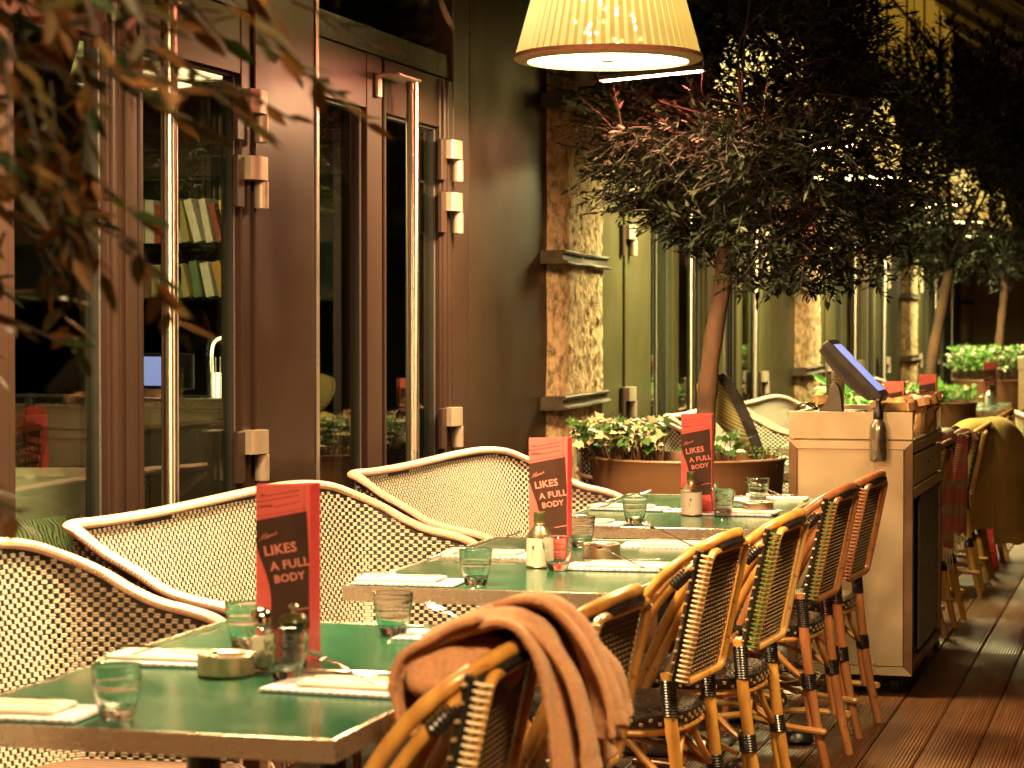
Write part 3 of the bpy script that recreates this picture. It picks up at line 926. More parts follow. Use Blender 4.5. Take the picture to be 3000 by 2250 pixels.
# ---- rattan bistro chair -----------------------------------------------------
def arch(y, pts, top):
    return pts
def make_chair():
    t = thing('bistro_chair', 'rattan bistro chair', 'chair', (0,0,0), 0, 'rattan bistro chairs along the tables')
    # two bent canes: rise from the seat sides, sweep over as the top rail
    def hoop(dx, dz, w, r, name):
        side = [(-.245+dx, -w, .40), (-.205+dx, -w, .49), (-.150+dx, -w, .62), (-.092+dx, -w, .725+dz), (-.030+dx, -w*.96, .800+dz), (.030+dx, -w*.82, .850+dz), (.075+dx, -w*.50, .878+dz), (.092+dx, 0, .886+dz)]
        full = side + [(x, -y, z) for x, y, z in side[-2::-1]]
        c = crom(full, 64)
        rs = [r*(1 + (.10 if i % 13 == 6 else 0)) for i in range(len(c))]
        m = MB().tube(c, rs, 10)
        return m.build(name, M['rattan'], t)
    hoop(0, 0, .195, .0135, 'top_hoop')
    for s in (-1, 1):
        pts = [(-.222, s*.186, .40), (-.182, s*.186, .49), (-.128, s*.186, .60), (-.074, s*.184, .695), (-.022, s*.180, .765), (.026, s*.172, .812), (.050, s*.160, .832)]
        c = crom(pts, 34)
        MB().tube(c, [.0122*(1 + (.10 if i % 11 == 6 else 0)) for i in range(len(c))], 10).build('inner_cane', M['rattan'], t)
    m = MB()   # dark gap filler lashed between the two canes at the top
    m.tube(crom([(.035,-.155,.835),(.082,-.09,.862),(.097,0,.868),(.082,.09,.862),(.035,.155,.835)], 20), .012, 8)
    m.build('top_lashing', M['bind'], t)
    for s in (-1, 1):
        c = crom([(-.012, s*.182, .770), (.012, s*.176, .795), (.030, s*.168, .812)], 8)
        b = MB()
        for i in range(7):
            a, bb = c[i], c[i+1]
            b.tube([a, a.lerp(bb,.5), bb], [.0145,.0165,.0145], 10, cap=False)
        b.build('binding', M['bind'], t)
    # back panel: plane from (.008,.54) to (.074,.852)
    def bp(y, v, d=0.0):
        return (.008 + .066*v + d, y, .535 + .318*v - d*.2)
    loop = []
    hw = .168; rr = .03
    for (cy, cv, a0) in ((hw-rr, 1-.09, 0), (-hw+rr, 1-.09, 90), (-hw+rr, .09, 180), (hw-rr, .09, 270)):
        for q in range(5):
            a = R(a0 + 90*q/4)
            loop.append(bp(cy + rr*math.cos(a), cv + .09*math.sin(a), .004))
    MB().tube(loop, .0095, 8, closed=True).build('panel_frame', M['rattan'], t)
    MB().grid(lambda u, v: bp((u-.5)*.31, .02+.96*v, -.006), 2, 2).build('back_panel', M['hole'], t)
    PV, PF = pill_template(.0080, .0050, .0046)
    pos = []; tg = []; upv = []
    cols, rows = 13, 27
    for r in range(rows):
        for c in range(cols):
            y = -.150 + (c + (.5 if r % 2 else 0))*(.300/cols); v = .03 + .94*r/(rows-1)
            if y > .152: continue
            pos.append(bp(y, v, -.002)); 
    pos = np.array(pos); up = np.array([.066,0,.318]); up /= np.linalg.norm(up); tn = np.array([0,1.,0]); nn = np.cross(tn, up); nn = nn*(1 if nn[0] > 0 else -1)
    V = pos[:,None,:] + PV[None,:,0,None]*tn + PV[None,:,1,None]*up + PV[None,:,2,None]*nn
    F = PF[None] + (np.arange(len(pos))*len(PV))[:,None,None]
    w = link('woven_back', fast_mesh('woven_back', V.reshape(-1,3), F.reshape(-1,4), M['dot']), t); w['kind'] = 'stuff'
    for s in (-1, 1):
        MB().grid(lambda u, v: bp(s*(.176 - .004*math.sin(u*3.14)), .015+.96*v, -.012*u+.002), 4, 6).build('side_cane', M['cane'], t)
        lace = MB()
        for i in range(26):
            v = .02 + .95*i/25
            p = [bp(s*.170, v, .011), bp(s*.181, v+.004, .004), bp(s*.184, v+.004, -.005), bp(s*.182, v+.003, -.013), bp(s*.170, v, -.017)]
            lace.tube(p, .0028, 6)
        lace.build('lacing', M['lace_cream'], t)['kind'] = 'stuff'
        st = MB(); st.tube([bp(s*.172, v/8, -.024) for v in range(-1, 9)], .011, 8)
        st.build('back_stile', M['bind'], t)
        dots = MB()
        for i in range(11):
            p = bp(s*.183, .05 + .09*i, -.028)
            dots.tube([(p[0]-.004,p[1],p[2]),(p[0]+.004,p[1],p[2]+.002)], .0036, 6)
        dots.build('stile_dots', M['dot'], t)
    # seat: rounded, black woven, pale dots round its edge
    prof = []
    def seat_out(a, grow=0):
        ca, sa = math.cos(a), math.sin(a)
        n = 3.2
        k = (abs(ca)**n + abs(sa)**n)**(-1/n)
        return (-.225 + (.215+grow)*k*ca, (.205+grow)*k*sa)
    m = MB(); NS = 40
    rings = [(-.03,.418),(0,.425),(.006,.440),(.004,.455),(-.012,.464),(-.06,.466),(-.14,.458)]
    vs = []
    for g, z in rings:
        for j in range(NS):
            x, y = seat_out(2*math.pi*j/NS, g); vs.append((x, y, z))
    fs = [tuple((len(rings)-1)*NS + j for j in range(NS)), tuple(range(NS-1,-1,-1))]
    for i in range(len(rings)-1):
        for j in range(NS):
            j2 = (j+1) % NS
            fs.append((i*NS+j, i*NS+j2, (i+1)*NS+j2, (i+1)*NS+j))
    m.add(vs, fs); m.build('seat', M['seatblack'], t)
    sdots = MB()
    for j in range(64):
        a = 2*math.pi*j/64; x, y = seat_out(a, .0055); z = .434 + (.010 if j % 2 else 0)
        sdots.bbox(-.0045,.0045,-.002,.002,-.004,.004,.001, mat=Matrix.Translation((x,y,z)) @ Matrix.Rotation(a+math.pi/2,4,'Z'))
    o = sdots.build('seat_dots', M['dot'], t); o['kind'] = 'stuff'
    ob = MB(); ob.tube([(*seat_out(2*math.pi*j/32, -.006), .412) for j in range(32)], .009, 8, closed=True)
    ob.build('seat_ring', M['rattan'], t)
    # legs
    for s in (-1, 1):
        pts = crom([(-.030, s*.172, .56), (-.022, s*.172, .46), (-.010, s*.171, .36), (.006, s*.170, .24), (.028, s*.169, .12), (.055, s*.168, 0)], 24)
        rs = [.0175 - .0026*i/24 + (.0016 if i in (7, 15) else 0) for i in range(25)]
        lg = MB().tube(pts, rs, 10).build('leg', M['rattan'], t)
        for z0, z1, xo in ((.455, .548, -.024), (.262, .310, .001)):
            n = int((z1-z0)/.0068); b = MB()
            for i in range(n):
                z = z0 + i*.0068
                x = np.interp(z, [0,.12,.24,.36,.46,.56], [.055,.028,.006,-.010,-.022,-.030])
                dx = -.006 if z0 < .3 else 0
                b.tube([(x+dx, s*.171, z),(x+dx, s*.171, z+.0034),(x+dx, s*.171, z+.0068)], [.0188,.0212,.0188] if z0 > .3 else [.023,.0255,.023], 10, cap=False)
            b.build('binding', M['bind'], t)
        MB().tube(crom([(-.018, s*.164, .30), (-.010, s*.165, .22), (.006, s*.166, .130)], 8), .0105, 8).build('leg_splint', M['rattan'], t)
        MB().tube(crom([(-.012, s*.166, .285), (-.07, s*.168, .330), (-.14, s*.172, .405)], 8), .0095, 8).build('brace', M['rattan'], t)
        MB().tube(crom([(-.012, s*.160, .285), (-.022, s*.10, .340), (-.03, s*.04, .405)], 8), .0088, 8).build('brace', M['rattan'], t)
        pf = crom([(-.385, s*.165, .43), (-.392, s*.168, .28), (-.402, s*.170, .14), (-.415, s*.172, 0)], 16)
        MB().tube(pf, .0145, 10).build('leg', M['rattan'], t)
        MB().tube([(-.10, s*.10, .205), (-.385, s*.165, .30)], .0085, 8).build('brace', M['rattan'], t)
    lp = [(.038,-.168,.125),(.044,-.05,.135),(.044,.05,.135),(.038,.168,.125)]
    MB().tube(crom([(.048, -.176, .130), (.030, -.188, .132), (-.12, -.14, .140), (-.235, .0, .142), (-.12, .14, .140), (.030, .188, .132), (.048, .176, .130)], 40), .0105, 8).build('stretcher', M['rattan_light'], t)
    MB().tube(crom([(-.42, -.165, .150), (-.30, -.12, .152), (-.20, .0, .154), (-.30, .12, .152), (-.42, .165, .150)], 24), .0105, 8).build('stretcher', M['rattan_light'], t)
    return t
chair = make_chair()
CH = [(-1.095, 3.700, 'rattan chair with the tan blanket over it, nearest the camera', 'lace_cream', 0.04),
      (-1.085, 4.470, 'rattan chair behind the blanket, at the far end of the first table', 'lace_cream', -.08),
      (-1.120, 5.800, 'rattan chair with cream lacing, its whole back in view beside the second menu', 'lace_cream', -.085),
      (-1.062, 6.450, 'yellow framed rattan chair with green lacing, third from the steel cart', 'lace_green', -.07),
      (-1.066, 7.590, 'reddish rattan chair with green lacing, second from the steel cart', 'lace_green', -.075),
      (-1.048, 8.240, 'rattan chair with pink lacing right in front of the steel cart', 'lace_pink', -.08),
      (-1.020, 10.60, 'rattan chair hidden behind the steel cart', 'lace_cream', 0.0),
      (-1.000, 11.32, 'rattan chair carrying the fringed herringbone blanket just past the cart', 'lace_cream', -.04),
      (-0.990, 12.55, 'rattan chair with a bright yellow leg and olive blanket beyond the cart', 'lace_yellow', .04),
      (-1.000, 13.30, 'dark rattan chair directly behind the yellow legged one', 'lace_cream', 0.0),
      (-1.000, 14.50, 'dark rattan chair next to the red board beyond the olive blanket', 'lace_cream', 0.0),
      (-1.000, 18.55, 'far rattan chair at the table with the far menu', 'lace_cream', 0.0),
      (-1.000, 19.45, 'farthest rattan chair in the row', 'lace_cream', 0.0)]
def recolor(o, part, mat):
    for c in [c for c in COL.objects if c.parent == o and c.name.split('.')[0] == part]:
        c.material_slots[0].link = 'OBJECT'; c.material_slots[0].material = mat
for i, (x, y, lb, lc, rz) in enumerate(CH):
    o = chair if i == 0 else dup(chair, (x, y, 0), rz, lb)
    o.location = (x, y, 0); o.rotation_euler = (0, 0, rz); o['label'] = lb
    if lc != 'lace_cream': recolor(o, 'lacing', M[lc])
    if i in (4, 5): 
        for pn in ('top_hoop', 'inner_cane', 'panel_frame', 'leg', 'leg_splint'): recolor(o, pn, M['rattan_red'])
    if i in (3,): recolor(o, 'panel_frame', M['rattan_light'])
    if i == 8: recolor(o, 'leg', M['lace_yellow'])

# ================================================================== LAMPS AND HEATERS
def make_lamp():
    t = thing('pendant_lamp', 'pleated pendant lamp', 'lamp', (0,0,0), 0, 'pleated pendant lamps along the terrace')
    n = 62; r0, r1, Hh = .345, .205, .50
    m = MB(); vs = []
    for i in range(2*n):
        a = 2*math.pi*i/(2*n); d = .004 if i % 2 else -.004
        for q in range(5):
            f = q/4; r = r0 + (r1-r0)*f + d
            vs.append((r*math.cos(a), r*math.sin(a), .012 + Hh*f))
    fs = []; mi = []
    for i in range(2*n):
        j = (i+1) % (2*n)
        for q in range(4):
            fs.append((i*5+q, j*5+q, j*5+q+1, i*5+q+1)); mi.append(i % 2)
    m.v = vs; m.f = fs; m.m = mi
    m.build('pleated_shade', [M['pleat'], M['sheer']], t)
    MB().lathe([(.298,.006),(.300,.0),(.343,.004),(.352,.012),(.352,.026),(.344,.030)], 72).build('rim_band', M['band'], t)
    MB().lathe([(.206,.500),(.212,.512),(.206,.522),(.19,.516)], 48).build('top_band', M['band'], t)
    MB().lathe([(.0,.0075),(.299,.0075)], 64).build('diffuser', M['diffuser'], t)
    MB().lathe([(.299,.0095),(.299,.012),(.0,.012)], 64).build('tray', M['band'], t)
    MB().lathe([(0,.0),(.022,.0),(.024,.004),(.02,.007),(0,.007)], 24).build('finial', M['steel'], t)
    for k in range(3):
        a = k*2.1
        MB().tube([(0,0,.46),(.20*math.cos(a),.20*math.sin(a),.508)], .003, 6).build('spoke', M['steel'], t)
    b = MB(); r_ = random.Random(2)
    for k in range(52):
        a = r_.uniform(0, 6.283); rr = r_.uniform(.05, .13); z = r_.uniform(.06, .42)
        b.lathe([(0,-.009),(.006,-.006),(.008,0),(.006,.007),(0,.010)], 6, (rr*math.cos(a), rr*math.sin(a), z))
    b.build('bulb_cluster', M['bulb'], t)['kind'] = 'stuff'
    MB().tube([(0,0,.10),(0,0,.47)], .02, 10).build('lamp_holder', M['steel'], t)
    MB().tube([(0,0,.47),(0,0,zroof(-2.0)-2.40)], .004, 6).build('cable', M['black'], t)
    return t
def lamp_light(o, w, part):
    l = bpy.data.lights.new('lamp_glow', 'POINT'); l.energy = w; l.color = LAMP_COL; l.shadow_soft_size = .09
    p = bpy.data.objects.new('lamp_glow', l); COL.objects.link(p); p.parent = o; p.location = (0,0,.26)
    a = bpy.data.lights.new('lamp_beam', 'AREA'); a.shape = 'DISK'; a.size = .58; a.spread = R(166)
    y = o.location.y
    a.energy = LAMP_DOWN*(1.0 if o.scale.x > .9 else .72 if y < 4 else .60); a.color = (.95,.82,.34) if y > 12 else (1.0,.67,.295)
    q = bpy.data.objects.new('lamp_beam', a); COL.objects.link(q); q.parent = o; q.location = (0,0,.004)
LAMP_X = -2.02
lamps = [(1.39, 'pleated pendant lamp behind the camera above the first planter'),
         (5.03, 'pleated pendant lamp above the gap behind the first table, over the frame edge'),
         (8.67, 'big lit pleated pendant lamp hanging at the top in front of the stone pillar'),
         (12.31, 'lit pendant lamp shining through the middle of the olive crown'),
         (15.95, 'lit pendant lamp at the right edge of the olive crown'),
         (19.59, 'small lit pendant lamp between the two olive crowns'),
         (23.23, 'far pendant lamp glowing through the second olive crown'),
         (2.20, 'pendant lamp over the walkway just above the camera, outside the picture'),
         (5.84, 'pendant lamp over the walkway beside the second row, above the frame'),
         (26.87, 'farthest pendant lamp deep along the terrace')]
lamp = make_lamp()
for i, (y, lb) in enumerate(lamps):
    o = lamp if i == 0 else dup(lamp, (LAMP_X, y, 2.372), .1*i)
    o.location = (-.35, y, 2.40) if 'walkway' in lb else (LAMP_X, y, 2.372); o['label'] = lb
    if y > 12:
        for c in [c for c in COL.objects if c.parent == o and c.name.startswith('diffuser')]:
            c.material_slots[0].link = 'OBJECT'; c.material_slots[0].material = M['diffuser_far']
    if 'walkway' in lb: o.scale = (.72, .72, .72)
for o in [o for o in COL.objects if o.name.startswith('pendant_lamp')]:
    lamp_light(o, LAMP_W, None)

def make_heater():
    t = thing('radiant_heater', 'radiant heater', 'heater', (0,0,0), 0, 'glowing radiant heaters between the pendant lamps')
    m = MB(); HL = .21
    prof = [(-.045,0),(-.048,.018),(-.030,.040),(.030,.040),(.048,.018),(.045,0)]
    inn = [(.041,.003),(.042,.017),(.026,.034),(-.026,.034),(-.042,.017),(-.041,.003)]
    loop = prof + inn; k = len(loop)
    vs = [(x, y, z) for x in (-HL, HL) for y, z in loop]
    m.add(vs, [(j, (j+1)%k, (j+1)%k+k, j+k) for j in range(k)])
    m.build('hood', M['heater'], t)
    for x in (-HL, HL):
        MB().box(x-.004, x+.004, -.048, .048, 0, .040).build('end_plate', M['heater'], t)
    MB().tube([(-HL+.01,0,.008),(HL-.01,0,.008)], .011, 12).build('glowing_tube', M['heat'], t)
    MB().lathe([(0,-.012),(.03,-.008),(.052,.006),(.060,.03),(.056,.06),(.03,.075),(0,.08)], 24, (-HL-.06,0,0)).build('mounting_dome', M['heater'], t)
    MB().tube([(-HL-.06,0,.07),(-HL-.06,0,1.15)], .014, 8).build('hanger', M['rafter'], t)
    return t
heater = make_heater()
heats = [(-1.75, 3.10, 2.62, 'radiant heater over the first table behind the leaves'), (-1.70, 6.85, 2.62, 'radiant heater above the second table, just over the frame'), (-1.985, 9.30, 2.382, 'glowing red heater bar right behind the big pendant lamp'),
         (-2.0, 14.15, 2.44, 'red glowing heater bar behind the first olive crown'), (-2.0, 17.8, 2.44, 'red glowing heater bar between the olive crowns'), (-2.0, 21.4, 2.44, 'far red glowing heater bar')]
for i, (x, y, z, lb) in enumerate(heats):
    o = heater if i == 0 else dup(heater, (x, y, z), 0)
    o.location = (x, y, z); o['label'] = lb
    o.rotation_euler = (0, R(-4.5), R(3))
    if i >= 1:
        for c in [c for c in COL.objects if c.parent == o and c.name.startswith('glowing_tube')]:
            c.material_slots[0].link = 'OBJECT'; c.material_slots[0].material = M['heat_mid' if i == 1 else 'heat_low']

# ================================================================== PLANTERS AND TREES
def make_planter(loc, label, h=.85, r=.405, rb=.32):
    t = thing('round_planter', label, 'planter', loc, 0, 'round taupe planters')
    prof = [(0,0),(rb-.02,0),(rb,.02)] + [(rb + (r-rb)*f**.8, .02+(h-.02)*f) for f in (.15,.3,.45,.6,.75,.9,.97)] + [(r+.004,h-.006),(r,h),(r-.022,h),(r-.026,h-.01),(r-.05,h-.13)]
    MB().lathe(prof, 72).build('planter_pot', M['planter'], t)
    m = MB(); 
    def f(u, v):
        a = u*2*math.pi; rr = (r-.045)*v
        return (rr*math.cos(a), rr*math.sin(a), h-.075 + .02*mnoise.noise(Vector((rr*math.cos(a)*9, rr*math.sin(a)*9, 3))))
    m.grid(f, 36, 8, closed_u=True); m.build('soil', M['soil'], t)
    return t
make_planter((-1.93, 2.42, 0), 'taupe planter at the left of the camera, outside the picture')
make_planter((-1.94, 9.80, 0), 'large taupe planter full of ivy with the olive trunk, behind the third table')
make_planter((-1.73, 17.25, 0), 'second taupe planter just right of the steel cart')
make_planter((-1.72, 24.30, 0), 'farthest taupe planter with fresh green plants and white blossom')

LT = np.array([(0,0,0),(.30,.5,.03),(.30,-.5,.03),(.68,.40,.0),(.68,-.40,.0),(1,0,-.06),(.32,0,-.03),(.68,0,-.05)])
LF = np.array([(0,2,6),(0,6,1),(2,4,7),(2,7,6),(1,6,7),(1,7,3),(4,5,7),(3,7,5)])
IV = np.array([(0,0,0),(.10,.36,.02),(.28,.26,.0),(.48,.52,.05),(.60,.22,.0),(1,0,-.08),(.60,-.22,.0),(.48,-.52,.05),(.28,-.26,.0),(.10,-.36,.02),(.35,0,-.05)])
IF = np.array([(10,0,1),(10,1,2),(10,2,3),(10,3,4),(10,4,5),(10,5,6),(10,6,7),(10,7,8),(10,8,9),(10,9,0)])
def leaf_batch(pos, dirs, nrms, L, W, T=LT, F0=LF):
    d = dirs/np.linalg.norm(dirs, axis=1, keepdims=True)
    n = nrms - d*np.sum(nrms*d, axis=1, keepdims=True); n /= np.linalg.norm(n, axis=1, keepdims=True)+1e-9
    b = np.cross(n, d)
    V = pos[:,None,:] + d[:,None,:]*(T[None,:,0,None]*L[:,None,None]) + b[:,None,:]*(T[None,:,1,None]*W[:,None,None]) + n[:,None,:]*(T[None,:,2,None]*L[:,None,None])
    F = F0[None] + (np.arange(len(pos))*len(T))[:,None,None]
    return V.reshape(-1,3), F.reshape(-1,3)
leaf_tm = fast_mesh('leaf', *leaf_batch(np.zeros((1,3)), np.array([[1.,0,0]]), np.array([[0,0,1.]]), np.array([1.]), np.array([.33])), M['leaf'])

def olive_tree(loc, trunk, cc, cr, seed, nclu, label, leafL=.058, nobj=120, view=None, lo=None, cut=None, lm='leaf', lift=.18):
    """trunk points and crown centre cc / radii cr are relative to loc"""
    t = thing('olive_tree', label, 'tree', loc, 0, 'olive trees in planters')
    g = np.random.default_rng(seed); r_ = random.Random(seed)
    br = MB()
    tp = crom(trunk, 22)
    m = MB(); rs = [.046 - .012*i/22 + .003*math.sin(i*1.7) for i in range(23)]
    m.tube(tp, rs, 12); m.build('trunk', M['bark'], t)
    cc = Vector(cc)
    # clumps: uneven shell of shoots
    clumps = []
    while len(clumps) < 80:
        v = Vector((r_.gauss(0,1), r_.gauss(0,1), r_.gauss(0,1))).normalized()*(r_.uniform(.35, 1.0)**.6)
        p = Vector((v.x*cr[0], v.y*cr[1], v.z*cr[2]))
        if p.z < -cr[2]*.80: continue
        clumps.append(cc + p)
    top = tp[-1]
    limbs = []
    for k in range(7):
        a = k*2*math.pi/7 + r_.uniform(-.3,.3)
        e = cc + Vector((math.cos(a)*cr[0]*.55, math.sin(a)*cr[1]*.55, r_.uniform(-.35,.55)*cr[2]))
        mid = top.lerp(e, .45) + Vector((r_.uniform(-.05,.05), r_.uniform(-.05,.05), -.05))
        st = tp[-1 - r_.randint(0,3)]
        c = crom([st, st.lerp(mid,.5)+Vector((0,0,.03)), mid, e], 14)
        br.tube(c, [.022 - .014*i/14 for i in range(15)], 8)
        limbs.append(c)
    pts = []; drs = []
    for cp in clumps:
        best = min(limbs, key=lambda c: min((q-cp).length for q in c[5:]))
        q = min(best[5:], key=lambda q: (q-cp).length)
        mid = q.lerp(cp, .5) + Vector((r_.uniform(-.06,.06), r_.uniform(-.06,.06), r_.uniform(-.05,.06)))
        c = crom([q, mid, cp], 8)
        br.tube(c, [.0075 - .005*i/8 for i in range(9)], 5)
        for i in range(3, 9): pts.append(c[i]); drs.append((cp-q))
    br.build('branches', M['twig'], t)
    pos = []; dr = []; nr = []; LL = []
    tw = MB()
    for k in range(nclu):
        cp = clumps[k % len(clumps)]
        s = Vector((g.normal(0,.13), g.normal(0,.13), g.normal(0,.12)))
        o = cp + s
        out = (o - cc); out = Vector((out.x/cr[0], out.y/cr[1], out.z/cr[2]))
        if out.length > 1.12: continue
        d = (out.normalized()*.7 + Vector((g.normal(0,.55), g.normal(0,.55), g.normal(lift,.5)))).normalized()
        ln = r_.uniform(.09, .19)
        e = o + d*ln + Vector((0,0,-.03 if lift < 0 else .0))
        if lo is not None and e.z < lo(e): continue
        if cut is not None and cut(o): continue
        tw.tube([o, o.lerp(e,.5)+Vector((0,0,.008)), e], [.0026,.002,.0012], 4)
        side = d.cross(Vector((0,0,1))); side = side.normalized() if side.length > .1 else Vector((1,0,0))
        n = r_.randint(7, 11)
        for i in range(n):
            f = .15 + .85*i/(n-1)
            q = o.lerp(e, f)
            sg = 1 if i % 2 else -1
            ld = d*r_.uniform(.5,1.0) + side*sg*r_.uniform(.4,1.0) + Vector((g.normal(0,.25), g.normal(0,.25), g.normal(-.12 if lift < 0 else .12,.3)))
            if i == n-1: ld = d
            pos.append(q); dr.append(ld); nr.append(Vector((g.normal(0,.45), g.normal(0,.45), 1))); LL.append(leafL*r_.uniform(.65, 1.2))
    tw.build('twigs', M['twig'], t)
    pos = np.array(pos); dr = np.array(dr); nr = np.array(nr); LL = np.array(LL)
    # the leaves turned to the walkway side show largest: those are single leaves
    if nobj:
        cam_p = np.array([0,0,1.4]) - np.array(loc)
        dist = np.linalg.norm(pos - cam_p, axis=1)
        if view is not None: dist = dist + np.where(view(pos + np.array(loc)), 0, 50)
        idx = np.argsort(dist)[:nobj]
        keep = np.ones(len(pos), bool); keep[idx] = False
    else:
        idx = []; keep = np.ones(len(pos), bool)
    V, F = leaf_batch(pos[keep], dr[keep], nr[keep], LL[keep], LL[keep]*.33)
    cr_o = link('crown', fast_mesh('crown', V, F, M[lm]), t); cr_o['kind'] = 'stuff'
    for i in idx:
        o = link('leaf', leaf_tm, cr_o)
        if lm != 'leaf': o.material_slots[0].link = 'OBJECT'; o.material_slots[0].material = M[lm]
        d = Vector(dr[i]).normalized(); n = Vector(nr[i]); n = (n - d*n.dot(d)).normalized(); b = n.cross(d)
        o.matrix_local = Matrix.Translation(Vector(pos[i])) @ Matrix(((d.x,b.x,n.x),(d.y,b.y,n.y),(d.z,b.z,n.z))).to_4x4() @ Matrix.Scale(LL[i], 4)
    return t
def in_view(p):
    c, s = math.cos(R(15.41)), math.sin(R(15.41))
    Z = -p[:,0]*s + p[:,1]*c; X = p[:,0]*c + p[:,1]*s
    return (np.abs(X/Z) < .22) & (np.abs((p[:,2]-1.4)/Z + .025) < .165) & (Z > .5)
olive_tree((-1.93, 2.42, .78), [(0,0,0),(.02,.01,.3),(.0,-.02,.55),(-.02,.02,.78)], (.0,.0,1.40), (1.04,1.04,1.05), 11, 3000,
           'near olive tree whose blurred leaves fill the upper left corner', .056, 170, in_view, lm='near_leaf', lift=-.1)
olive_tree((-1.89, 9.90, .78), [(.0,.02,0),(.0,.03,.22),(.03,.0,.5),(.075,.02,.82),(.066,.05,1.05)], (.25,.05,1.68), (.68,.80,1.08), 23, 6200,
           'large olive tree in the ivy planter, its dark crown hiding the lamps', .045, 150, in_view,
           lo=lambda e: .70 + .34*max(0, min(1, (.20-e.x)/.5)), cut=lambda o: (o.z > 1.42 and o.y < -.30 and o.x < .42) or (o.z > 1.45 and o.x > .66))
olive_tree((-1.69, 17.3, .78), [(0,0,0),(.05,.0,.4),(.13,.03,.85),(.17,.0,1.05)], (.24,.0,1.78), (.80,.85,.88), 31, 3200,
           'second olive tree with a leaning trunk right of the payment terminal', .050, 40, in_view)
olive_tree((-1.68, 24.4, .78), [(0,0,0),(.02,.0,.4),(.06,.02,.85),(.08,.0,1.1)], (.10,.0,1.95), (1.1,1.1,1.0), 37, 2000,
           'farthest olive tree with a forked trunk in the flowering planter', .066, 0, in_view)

def ground_plant(loc, label, cat, rad, n, L, mats, T, F0, seed, h=.12, arc=None, nobj=60, spill=.0, name='ivy_plant'):
    t = thing(name, label, cat, loc)
    g = np.random.default_rng(seed)
    st = MB()
    batches = {k: ([],[],[],[]) for k in range(len(mats))}
    for k in range(n):
        a = g.uniform(0, 2*math.pi) if arc is None else g.uniform(*arc)
        r = rad*math.sqrt(g.uniform(0.02,1))
        base = np.array([r*math.cos(a), r*math.sin(a), -.05])
        tip = base + np.array([math.cos(a)*g.uniform(-.01, .05+spill), math.sin(a)*g.uniform(-.01,.05+spill), g.uniform(.3,1.0)*h + .04])
        if k % 3 == 0: st.tube([tuple(base), tuple((base+tip)/2 + np.array([g.normal(0,.01),g.normal(0,.01),0])), tuple(tip)], .0022, 4)
        m = 0 if g.uniform() < (.78 if name == 'leafy_plant' else .5) else len(mats)-1
        B = batches[m]
        B[0].append(tip); B[1].append([g.normal(0,.7)+math.cos(a)*.5, g.normal(0,.7)+math.sin(a)*.5-.4, g.normal(-.15,.35)]); B[2].append([g.normal(0,.5), g.normal(0,.5)-.5, .9]); B[3].append(L*g.uniform(.55,1.25))
    st.build('stems', M['bark'], t)
    for m in range(len(mats)):
        B = [np.array(x) for x in batches[m]]
        if not len(B[0]): continue
        no = min(nobj//len(mats), len(B[0]))
        order = np.argsort(B[0][:,1]); idx = order[:no]; rest = order[no:]
        if len(rest):
            V, F = leaf_batch(B[0][rest], B[1][rest], B[2][rest], B[3][rest], B[3][rest]*(.95 if T is IV else .3), T, F0)
            o = link('foliage', fast_mesh('foliage', V, F, mats[m]), t); o['kind'] = 'stuff'
        if no:
            V, F = leaf_batch(np.zeros((1,3)), np.array([[1.,0,0]]), np.array([[0,0,1.]]), np.array([1.]), np.array([.95 if T is IV else .3]), T, F0)
            lm = fast_mesh('leaf', V, F, mats[m])
            for i in idx:
                d = Vector(B[1][i]).normalized(); nn = Vector(B[2][i]); nn = (nn - d*nn.dot(d)).normalized(); b = nn.cross(d)
                o = link('leaf', lm, t)
                o.matrix_local = Matrix.Translation(Vector(B[0][i])) @ Matrix(((d.x,b.x,nn.x),(d.y,b.y,nn.y),(d.z,b.z,nn.z))).to_4x4() @ Matrix.Scale(float(B[3][i]), 4)
    return t
ground_plant((-2.04, 9.78, .86), 'variegated ivy spilling over the left of the big planter', 'plant', .31, 520, .050, [M['ivy'], M['ivy_pale']], IV, IF, 5, .15, (math.pi*.55, math.pi*1.52), 220, .03)
ground_plant((-1.80, 9.70, .84), 'round leaved green plant beside the dark curved board in the big planter', 'plant', .12, 46, .042, [M['ivy']], IV, IF, 6, .13, None, 46, 0, 'leafy_plant')
ground_plant((-1.58, 9.72, .84), 'small tuft of fresh green leaves at the right rim of the big planter', 'plant', .035, 60, .022, [M['fern']], LT, LF, 8, .07, None, 30, 0, 'leafy_plant')
ground_plant((-1.73, 17.25, .86), 'green and pale plants in the planter right of the cart', 'plant', .36, 420, .06, [M['fern'], M['ivy_pale']], IV, IF, 9, .12, None, 60, .03, 'leafy_plant')
ground_plant((-1.72, 24.3, .86), 'bright green plants with white blossom in the farthest planter', 'plant', .38, 800, .055, [M['fern'], M['blossom']], IV, IF, 10, .34, None, 60, .04, 'leafy_plant')
ground_plant((-2.05, 15.9, .72), 'spiky green plant between the terminal and the far menus', 'plant', .16, 90, .16, [M['fern'], M['ivy_pale']], LT, LF, 12, .30, None, 60, .05, 'leafy_plant')

